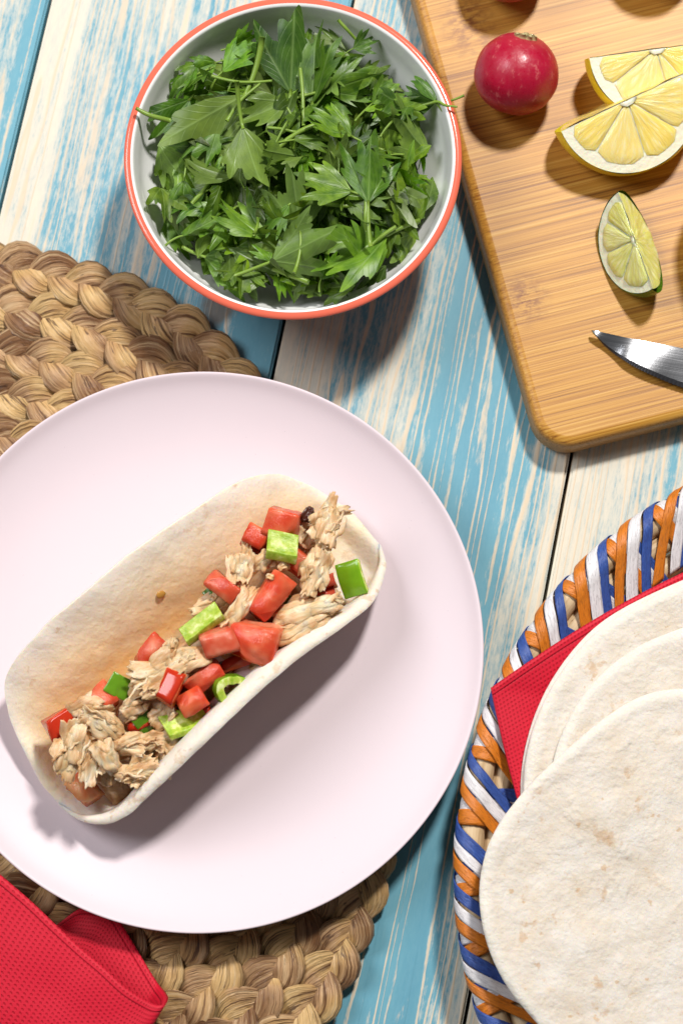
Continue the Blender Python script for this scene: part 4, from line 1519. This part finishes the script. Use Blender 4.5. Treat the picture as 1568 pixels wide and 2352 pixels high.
stalk_piece([(690, 1160, .063), (770, 1190, .062), (850, 1222, .061)], .0018, .0016, 'thick stalk lying near the bottom of the parsley')
stalk_piece([(910, 880, .069), (1000, 890, .069), (1085, 888, .067)], .0014, .0013, 'horizontal stalk below the right hand parsley fan')
stalk_piece([(1225, 980, .066), (1180, 1010, .066), (1120, 1060, .064)], .0014, .0010, 'stalk of the large leaf at the lower right')
stalk_piece([(345, 880, .066), (390, 830, .067), (420, 790, .066)], .0014, .0012, 'short bright stalk at the lower left of the parsley')

# ================================================================== CUTTING BOARD
TB = 0.018
k0, k1 = P(930, 8, TB), P(1213, 930, TB)
dirv = (k0 - k1)
dirv.z = 0
dirv.normalize()                                   # up along the left edge
b0, b1 = P(1330, 1022, TB), P(1560, 969, TB)
dirb = (b1 - b0)
dirb.z = 0
dirb.normalize()
dv = (dirv + Vector((-dirb.y, dirb.x, 0))).normalized()
db = Vector((dv.y, -dv.x, 0))
# corner = intersection of the two edges
A = Matrix(((dv.x, -db.x), (dv.y, -db.y)))
rhs = Vector((b0.x - k1.x, b0.y - k1.y))
st = A.inverted() @ rhs
K = k1 + dv * st.x
BW, BH, CR = 0.30, 0.34, 0.017
outl = []
for (cx, cy, a0) in ((CR, CR, 180), (BW - CR, CR, 270), (BW - CR, BH - CR, 0), (CR, BH - CR, 90)):
    for i in range(13):
        a = R(a0 + 90 * i / 12)
        outl.append((cx + CR * math.cos(a), cy + CR * math.sin(a), math.cos(a), math.sin(a)))
rings = [(-0.0048, 0.0), (-0.0016, 0.0008), (0.0, 0.0040), (0.0, TB - 0.0045), (-0.0006, TB - 0.0022), (-0.0022, TB - 0.0005), (-0.0048, TB)]
verts = []
for (off, zz) in rings:
    for (x, y, nx, ny) in outl:
        verts.append((x + nx * off, y + ny * off, zz))
n = len(outl)
faces = grid_faces(len(rings), n, closed_v=True)
faces = [tuple(reversed(q)) for q in faces]
faces.append(tuple(range(n - 1, -1, -1)))
faces.append(tuple((len(rings) - 1) * n + k for k in range(n)))
board = mk('cutting_board', verts, faces, [M_BAMBOO])
bm = bmesh.new()
bm.from_mesh(board.data)
bmesh.ops.recalc_face_normals(bm, faces=bm.faces)
for fc in bm.faces:
    if len(fc.verts) > 4:
        fc.smooth = False
bm.to_mesh(board.data)
bm.free()
board.location = (K.x, K.y, 0.0005)
board.rotation_euler = (0, 0, math.atan2(db.y, db.x))
tag(board, 'bamboo cutting board with rounded corners carrying radishes and citrus', 'cutting board')
TB += 0.0005

# ================================================================== RADISHES
def radish(px, py, rpx, ax, lab):
    rad = rpx / 5250.0
    c = P(px, py, TB + rad * 0.93)
    root = empty('radish', (c.x, c.y, TB))
    prof = []
    for i in range(33):
        a = math.pi * i / 32
        r = rad * math.sin(a) ** 0.92
        z = -rad * 0.96 * math.cos(a)
        if i > 27:
            z -= rad * 0.10 * ((i - 27) / 5) ** 2
        prof.append((max(r, 0.0), z))
    v, f = lathe(prof, 64)
    s = Vector((px, py, 0))
    v = [Vector(q) * (1 + 0.035 * nz(Vector(q) * 55 + s) + 0.012 * nz(Vector(q) * 160 + s)) for q in v]
    b = mk('body', v, f, [M_RAD], root)
    rot = Vector((0, 0, 1)).rotation_difference(Vector(ax).normalized()).to_euler()
    b.location = (0, 0, rad * 0.95)
    b.rotation_euler = rot
    # stub of cut leaf stems: a ragged ring of short ends
    rg = random.Random(int(px))
    vs, fs = [], []
    for k in range(9):
        a = 2 * math.pi * k / 9
        q = Vector((math.cos(a) * 0.0034, math.sin(a) * 0.0028, rad * 0.78)) if k else Vector((0, 0, rad * 0.80))
        t2 = q + Vector((math.cos(a) * 0.0012, math.sin(a) * 0.0012, rad * rg.uniform(.13, .22)))
        tv, tf, _ = tube([q, lerp(q, t2, .6), t2], [0.0021, 0.0019, 0.0012], 7)
        fs += [tuple(i + len(vs) for i in q2) for q2 in tf]
        vs += tv
    st = mk('stem_stub', vs, fs, [M_STUB], root)
    st.location = b.location
    st.rotation_euler = rot
    return tag(root, lab, 'radish', 'radishes on the cutting board')


radish(1186, 171, 101, (0.20, 0.80, 0.55), 'whole red radish with its cut stem stub facing the top of the board')
radish(1168, -88, 100, (0.5, 0.5, 0.4), 'red radish cut off by the top edge of the photo')

radish(1515, -135, 104, (0.3, 0.6, 0.5), 'unseen stand-in radish added past the top right edge to cast a shadow')  # out of view, added only to throw a shadow onto the board

# ================================================================== CITRUS
def quarter(kind, mats, name, a_pt, b_pt, depth, tilt, nseg, lab, seed=1, cot=0.0):
    """quarter of a citrus fruit. a_pt, b_pt: ends of the ridge between its two cut faces."""
    m_r, m_p, m_f = mats
    mid = (a_pt + b_pt) / 2
    xd = (b_pt - a_pt)
    r = xd.length / 2
    xd.normalize()
    yv = Vector((-xd.y, xd.x, 0)).normalized()
    zv = xd.cross(yv).normalized()
    if zv.z < 0:
        zv = -zv
    Mr = Matrix((xd, zv.cross(xd), zv)).transposed() @ Matrix.Rotation(tilt, 3, 'X')
    root = empty(name, (0, 0, 0))
    root.matrix_world = Matrix.Translation(mid) @ Mr.to_4x4()
    # body below: x,y on the disc (y <= 0), z downwards
    NA, NB = 40, 20
    v, f, mi = [], [], []
    for j in range(NB + 1):
        b = (math.pi / 2) * j / NB
        for i in range(NA + 1):
            a = math.pi + math.pi * i / NA
            rr = r * (math.cos(b * 1.19 - 0.30) / 0.955 if j < NB else 0)
            q = Vector((rr * math.cos(a), rr * math.sin(a), -depth * math.sin(b)))
            q *= 1 + 0.02 * nz(q * 90 + Vector((seed, 0, 0)))
            q.y += q.z * cot
            v.append(q)
    f = grid_faces(NB + 1, NA + 1)
    o = mk('rind', v, f, [m_r], root)
    bm = bmesh.new()
    bm.from_mesh(o.data)
    bmesh.ops.remove_doubles(bm, verts=bm.verts, dist=1e-6)
    bm.to_mesh(o.data)
    bm.free()
    # transverse cut face: pith sheet, slightly dished
    v, f = [], []
    NR = 14
    for i in range(NA + 1):
        a = math.pi + math.pi * i / NA
        for j in range(NR + 1):
            rr = r * 0.992 * j / NR
            zz = -0.0004 + 0.00025 * nz(Vector((math.cos(a) * rr, math.sin(a) * rr, 0)) * 300)
            v.append(Vector((rr * math.cos(a), rr * math.sin(a), zz)))
    mk('pith', v, grid_faces(NA + 1, NR + 1), [m_p], root)
    # longitudinal cut face
    v = []
    for i in range(NA + 1):
        a = math.pi + math.pi * i / NA
        for j in range(NR + 1):
            k = j / NR
            v.append(Vector((r * .99 * k * math.cos(a), 0.0003 + 0.0008 * nz(Vector((a * 3, k * 4, seed))) + depth * .99 * k * math.sin(a) * cot, depth * .99 * k * math.sin(a))))
    uv = [(i / NA * 2, j / NR) for i in range(NA + 1) for j in range(NR + 1)]
    mk('cut_side', v, grid_faces(NA + 1, NR + 1), [m_f], root, True, uv)
    # juice segments: separate cushions set in the pith
    rg = random.Random(seed)
    edges = [0.0]
    for k in range(nseg):
        edges.append(edges[-1] + rg.uniform(.45, 1.5))
    edges = [math.pi + math.pi * e / edges[-1] for e in edges]
    for k in range(nseg):
        a0, a1 = edges[k], edges[k + 1]
        SA, SR = 16, 12
        v, uv = [], []
        for i in range(SA + 1):
            t = i / SA
            for j in range(SR + 1):
                s = j / SR
                rr = r * (0.05 + 0.82 * s)
                # rounded outer corners and parallel membranes
                mem = 0.00018 / rr
                corner = 1 - 0.5 * max(0, s - .8) / .2 * (1 - math.sqrt(max(0, 1 - (max(0, s - .8) / .2) ** 2)))
                half = max(0.004, (a1 - a0) / 2 - mem) * (corner if s > .8 else 1)
                a = (a0 + a1) / 2 + (2 * t - 1) * half
                hgt = 0.0008 * (1 - (2 * t - 1) ** 6) * min(1, s * 5) * (1 - max(0, (s - .8) / .2) ** 3) - 0.0002
                hgt += 0.00025 * nz(Vector((t * 9, s * 4, seed + k)))
                v.append(Vector((rr * math.cos(a), rr * math.sin(a), hgt)))
                uv.append((t, s))
        mk('segment', v, grid_faces(SA + 1, SR + 1), [m_f], root, True, uv)
    # pithy core
    cv, cf, _ = tube([Vector((-0.11 * r, -0.012 * r, .0004)), Vector((-.03 * r, -0.045 * r, .0004)), Vector((0.05 * r, -0.04 * r, .0004)), Vector((0.13 * r, -0.012 * r, .0004))],
                     [r * .015, r * .04, r * .035, r * .015], 12)
    cv = [Vector((q.x, min(q.y, 0.0004), .0004 + (q.z - .0004) * .35 + .0006 * nz(q * 500))) for q in cv]
    mk('core', cv, cf, [m_p], root)
    return tag(root, lab, kind, None)


LEM = citrus_materials('lemon')
LIM = citrus_materials('lime')
zt = TB + 0.030
quarter('lemon', LEM, 'lemon_wedge', P(1287, 302, zt - .006), P(1592, 158, zt + .002), 0.034, R(22), 4,
        'front lemon wedge with its cut face up, on the board beside the radish', 3)
quarter('lemon', LEM, 'lemon_wedge', P(1352, 133, zt - .004), P(1660, 92, zt), 0.034, R(18), 4,
        'rear lemon wedge partly behind the front lemon wedge', 8)
quarter('lime', LIM, 'lime_wedge', P(1418, 440, TB + .0205), P(1496, 664, TB + .0215), 0.018, R(56), 4,
        'single lime wedge with dark green rind lying above the knife', 5, 0.36)

lc = P(1745, 520, TB + .029)  # unseen fruit added to drop a shadow on the board's right side
prof = []
for i in range(41):
    a = math.pi * i / 40
    prof.append((0.029 * math.sin(a) * (1 + .06 * math.cos(2 * a)), -0.036 * math.cos(a) - 0.004 * math.cos(a) ** 15))
v, f = lathe(prof, 64)
o = mk('lemon', v, f, [LEM[0]])
o.location = lc
o.rotation_euler = (R(90), 0, R(20))
tag(o, 'unseen stand-in lemon added past the right edge to cast a shadow on the board', 'lemon')

# ================================================================== KNIFE
kz = TB + 0.0042
spine = [(1357, 759), (1400, 768), (1450, 779), (1510, 790), (1568, 801), (1640, 813), (1760, 832), (1900, 852)]
edge = [(1360, 766), (1385, 790), (1415, 815), (1450, 840), (1500, 864), (1568, 889), (1640, 908), (1760, 930), (1900, 948)]
sp = [P(x, y, kz) for x, y in spine]
ed = [P(x, y, kz) for x, y in edge]
band_warp = [(0, .0006), (.05, .0006), (.13, -.0014), (.23, -.0014), (.32, .0005), (.48, .0005), (.58, -.0010), (1, -.0010)]  # edge bent up and down to shape light and dark reflection bands
NK = 280
verts, faces = [], []
for i in range(NK):
    t = (i / (NK - 1)) ** 1.3
    a, b = catmull(sp, t), catmull(ed, t)
    b.z += sum(interp(band_warp, t + d_) for d_ in (-.03, -.015, 0, .015, .03)) / 5
    up = Vector((0, 0, 1))
    ser = 0.00014 * (math.sin(i * 1.5)) if i > 4 else 0
    bb = b + (b - a).normalized() * ser
    g = lerp(a, b, 0.88)
    kn = 0.00075
    verts += [a + up * kn, lerp(a, b, .4) + up * kn, g + up * (kn * 0.9), bb, g - up * kn * .9, a - up * kn]
faces = grid_faces(NK, 6, closed_v=True)
faces.append(tuple(range(5, -1, -1)))
faces.append(tuple((NK - 1) * 6 + k for k in range(6)))
kr = empty('knife', P(1900, 900, TB))
kr_inv = Matrix.Translation(-Vector(kr.location))
ang_k = math.atan2((sp[-1] - sp[0]).y, (sp[-1] - sp[0]).x)
kr.rotation_euler = (0, 0, ang_k)
inv = (Matrix.Translation(kr.location) @ Matrix.Rotation(ang_k, 4, 'Z')).inverted()
bl = mk('blade', [inv @ q for q in verts], faces, [M_STEEL, simple('ground_edge', (0.10, 0.10, 0.11), 0.45, 0.5, metallic=1.0)], kr, True, None,
        [1 if k_ < (NK - 1) * 6 and k_ % 6 == 2 else 0 for k_ in range(len(faces))])
bl.data.polygons.foreach_set('use_smooth', [False] * len(bl.data.polygons))
bm = bmesh.new()
bm.from_mesh(bl.data)
bmesh.ops.recalc_face_normals(bm, faces=bm.faces)
bm.to_mesh(bl.data)
bm.free()
hv, hf, _ = tube([inv @ P(1870, 900, kz + .004), inv @ P(1960, 912, kz + .006), inv @ P(2200, 945, kz + .007), inv @ P(2400, 975, kz + .006)], [.007, .010, .011, .010], 16)
mk('handle', hv, hf, [M_DARK], kr)
tag(kr, 'steel serrated knife blade pointing left across the board', 'knife')

# ================================================================== BASKET
bz = 0.030
bkc = P(2065, 2010, bz)
BKR = (P(1050, 2010, bz) - bkc).length
basket = tag(empty('basket', (bkc.x, bkc.y, 0)), 'round willow basket with rim bound in orange, white and blue raffia', 'basket')
RODR = 0.0056
rods = [(BKR - RODR, bz, RODR), (BKR - 0.0150, bz - 0.0035, .0046), (BKR - 0.0245, bz - 0.0085, .0046), (BKR - 0.033, bz - 0.0150, .0046),
        (BKR - 0.040, bz - 0.022, .0046), (BKR - 0.050, 0.0052, .0046), (BKR - 0.060, 0.0050, .0046), (BKR - 0.070, 0.0050, .0046)]
for k, (rr, zz, r) in enumerate(rods):
    nseg = 220
    path_v, uvs = [], []
    for i in range(nseg):
        a = 2 * math.pi * i / nseg
        wob = 0.0007 * nz(Vector((math.cos(a) * 5, math.sin(a) * 5, k * 3)))
        for j in range(12):
            b = 2 * math.pi * j / 12
            q = rr + wob + r * (1 + .06 * nz(Vector((math.cos(a) * 14, math.sin(a) * 14, k)))) * math.cos(b)
            path_v.append(Vector((q * math.cos(a), q * math.sin(a), zz + wob + r * math.sin(b))))
            uvs.append((j / 12, a * rr))
    mk('rod', path_v, grid_faces(nseg, 12, True, True), [M_WIL], basket, True, uvs)
v, f = lathe([(0, 0.001), (BKR - .045, 0.001), (BKR - .045, 0.004), (0, 0.004)], 64)
mk('base', v, f, [M_WIL], basket, False)


def rim_profile(s, lift):
    """path of a binding ribbon round the rim rod and down the inside; s in metres from the outer underside"""
    r = RODR + lift
    a0, a1 = R(-75), R(128)
    arc = r * (a1 - a0)
    if s < arc:
        a = a0 + s / r
        return BKR - RODR + r * math.cos(a), bz + r * math.sin(a)
    s -= arc
    x0, z0 = BKR - RODR + r * math.cos(a1), bz + r * math.sin(a1)
    return x0 - s * 0.90, z0 - s * 0.40


def ribbon(phi, slope, wd, lift, m, length, seed):
    rg = random.Random(seed)
    NS, NW = 34, 7
    v, uv = [], []
    wd *= rg.uniform(.82, 1.12)
    top_s = RODR * R(165)
    for i in range(NS):
        s = length * i / (NS - 1)
        rr, zz = rim_profile(s, lift)
        ds = s - top_s
        ph = phi + slope * ds / BKR
        wn = wd * (1 + 0.10 * nz(Vector((s * 120, seed, 0))))
        ce, sn = math.cos(ph), math.sin(ph)
        for j in range(NW):
            t = j / (NW - 1) - .5
            tt = t * wn / rr
            bow = 0.00015 * (1 - 4 * t * t) + 0.00035 * nz(Vector((t * 9, s * 40, seed)))
            q = rr + bow * .5
            # ribbons lie square to their own direction
            sk = -slope * t * wn * 0.0
            v.append(Vector(((q + sk) * math.cos(ph + tt), (q + sk) * math.sin(ph + tt), zz + bow)))
            uv.append((t + .5, s * 10))
    o = mk('raffia_ribbon', v, grid_faces(NS, NW), [m], basket, True, uv)
    md = o.modifiers.new('thick', 'SOLIDIFY')
    md.thickness = 0.0003
    return o


phis = [107.4, 115.8, 123.9, 131.7, 140.2, 148.6, 157.1, 165.8, 175.2, 183.0, 190.8, 198.9, 207.2]
rg = random.Random(3)
for i, ph in enumerate(phis):
    over = 0.0011
    d1 = 2.02
    for k, m in enumerate((M_BL, M_WH, M_OR)):
        ribbon(R(ph + d1 * k + rg.uniform(-.16, .16)), 0.86 + rg.uniform(-.10, .10), 0.0064, over + 0.0004 + 0.00012 * k, m, 0.046, i * 7 + k)
    for k, (m, off) in enumerate(((M_BL, 3.9), (M_WH, 5.2), (M_OR, 6.75))):
        ribbon(R(ph + off + rg.uniform(-.22, .22)), -0.12 + rg.uniform(-.14, .08), 0.0062, 0.0003 + 0.0003 * k, m, 0.046, i * 7 + k + 3)

# ================================================================== NAPKIN IN THE BASKET
def napkin_sheet(name, pts, nu, nv, lab, thick=0.0009):
    """pts(u, v) -> Vector"""
    verts, uvs = [], []
    for i in range(nu):
        for j in range(nv):
            q = pts(i / (nu - 1), j / (nv - 1))
            verts.append(q)
    ul = sum((verts[(i + 1) * nv] - verts[i * nv]).length for i in range(nu - 1))
    vl = sum((verts[j + 1] - verts[j]).length for j in range(nv - 1))
    for i in range(nu):
        for j in range(nv):
            uvs.append((ul * i / (nu - 1), vl * j / (nv - 1)))
    o = mk(name, verts, grid_faces(nu, nv), [M_NAP], None, True, uvs)
    md = o.modifiers.new('thick', 'SOLIDIFY')
    md.thickness = thick
    md.offset = 0
    return tag(o, lab, 'napkin')


NZ = bz + RODR + 0.0030
q00, q10 = P(1127, 1580, NZ + .004), P(1680, 1262, NZ + .002)
q01, q11 = P(1232, 1985, NZ), P(1760, 1800, NZ)


def bnap(u, v):
    a = q00.lerp(q10, u)
    b = q01.lerp(q11, u)
    q = a.lerp(b, v)
    # edges bow a little, corner lifts
    q += Vector((-0.0022, 0.0032, 0)) * (math.sin(math.pi * u) * (1 - v)) * 0.9
    q += Vector((0.0035, 0, 0)) * math.sin(math.pi * v) * (1 - u) * -0.35
    q.z += 0.0020 * nz(Vector((u * 5, v * 5, 2))) * min(1, 6 * u * v + .2)
    q.z -= 0.004 * min(1, 2.2 * min(u, v) * 2)
    return q


napkin_sheet('paper_napkin', bnap, 60, 50, 'red embossed paper napkin under the tortillas in the basket', 0.0016)

# ================================================================== TORTILLAS IN THE BASKET
def tortilla(name, pts, z, rdef, lab, seed, cpx):
    """pts: outline readings; the part beyond the photo goes on as a round of radius rdef px"""
    cx, cy = cpx
    tab = sorted((math.atan2(cy - y, x - cx) % (2 * math.pi), math.hypot(x - cx, y - cy)) for x, y in pts)
    a_lo, a_hi = tab[0][0], tab[-1][0]
    full = [(a_lo - 0.5, rdef)] + tab + [(a_hi + 0.5, rdef)]

    def rad(a):
        a = a % (2 * math.pi)
        for k in (0, -2 * math.pi, 2 * math.pi):
            if full[0][0] <= a + k <= full[-1][0]:
                x = a + k
                # smooth
                return sum(interp(full, x + d) for d in (-.10, -.05, 0, .05, .10)) / 5
        return rdef
    c = P(cx, cy, z)
    NA, NR = 150, 40
    v, tuv = [], []
    for i in range(NA):
        a = 2 * math.pi * i / NA
        rr = rad(a)
        for j in range(NR):
            k = (j / (NR - 1)) ** 0.55
            q = P(cx + rr * k * math.cos(a), cy - rr * k * math.sin(a), z)
            s = Vector((seed * 5, seed * 3, 0))
            q.z += 0.0022 * nz(q * 22 + s) + 0.0009 * nz(q * 75 + s) + 0.0004 * nz(q * 240 + s)
            q.z += 0.0022 * k ** 9 - 0.0022 * k ** 60
            v.append(q - c)
            tuv.append((k, 0.0))
    o = mk(name, v, grid_faces(NA, NR, closed_u=True), [M_TORT], None, True, tuv)
    bm = bmesh.new()
    bm.from_mesh(o.data)
    bmesh.ops.remove_doubles(bm, verts=bm.verts, dist=1e-6)
    bmesh.ops.recalc_face_normals(bm, faces=bm.faces)
    bm.to_mesh(o.data)
    bm.free()
    o.location = c
    md = o.modifiers.new('thick', 'SOLIDIFY')
    md.thickness = 0.0022
    md.offset = 0
    md = o.modifiers.new('round', 'BEVEL')
    md.width = 0.0008
    md.segments = 3
    md.limit_method = 'ANGLE'
    md.angle_limit = R(50)
    return tag(o, lab, 'tortilla', 'flour tortillas in the basket')


tz = NZ + 0.0045
tortilla('flour_tortilla', [(1568, 1336), (1500, 1366), (1440, 1394), (1366, 1442), (1296, 1520), (1240, 1615), (1206, 1722), (1196, 1815), (1215, 1950)],
         tz - 0.0012, 500, 'bottom flour tortilla of the stack, its edge just showing over the napkin', 1, (1690, 1780))
tortilla('flour_tortilla', [(1568, 1344), (1500, 1372), (1450, 1400), (1372, 1450), (1300, 1530), (1245, 1620), (1212, 1722), (1203, 1815), (1222, 1950)],
         tz + 0.0022, 500, 'second flour tortilla from the bottom, lying on the red napkin', 2, (1695, 1785))
tortilla('flour_tortilla', [(1568, 1447), (1500, 1468), (1405, 1528), (1345, 1588), (1302, 1660), (1272, 1740), (1262, 1830), (1268, 1950)],
         tz + 0.0062, 500, 'third flour tortilla, its curved edge showing in the middle of the stack', 3, (1750, 1900))
tortilla('flour_tortilla', [(1640, 1592), (1568, 1584), (1500, 1590), (1440, 1615), (1370, 1668), (1282, 1745), (1180, 1850), (1130, 1920), (1106, 2000), (1101, 2070),
                            (1114, 2150), (1142, 2225), (1195, 2305), (1240, 2352), (1300, 2420)],
         tz + 0.0102, 470, 'topmost large flour tortilla overhanging the basket rim', 4, (1570, 2060))

# ================================================================== NAPKIN AT LOWER LEFT
mz = 0.0135
fdir = (P(340, 2362, .03) - P(382, 2292, .03))
fdir.z = 0
fdir.normalize()
back_pts = [P(112, 2143, mz + .001), P(150, 2110, mz + .001), P(188, 2086, mz + .001), P(225, 2086, mz + .001), P(262, 2096, mz + .001), P(290, 2140, mz + .0015), P(330, 2206, mz + .002), P(362, 2258, mz + .004)]
curl_pts = [P(376, 2276, mz + .010), P(383, 2290, mz + .0165), P(376, 2305, mz + .021), P(360, 2308, mz + .0228)]
front_pts = [P(335, 2297, mz + .0235), P(290, 2268, mz + .024), P(240, 2222, mz + .0240), P(190, 2180, mz + .0235), P(130, 2125, mz + .023), P(70, 2068, mz + .022),
             P(0, 2008, mz + .021), P(-70, 1950, mz + .020)]
edge_pts = back_pts + curl_pts + front_pts


def lnap(u, v):
    e = catmull(edge_pts, u)
    q = e + fdir * (0.085 * v)
    fr = max(0.0, min(1.0, (u - 0.62) / 0.1))
    q.z += -0.010 * v * v * fr + 0.0016 * nz(Vector((u * 9, v * 4, 5)))
    q.z = max(q.z, 0.004)
    return q


napkin_sheet('paper_napkin', lnap, 140, 40, 'folded red embossed paper napkin curling over the placemat at lower left', 0.0017)
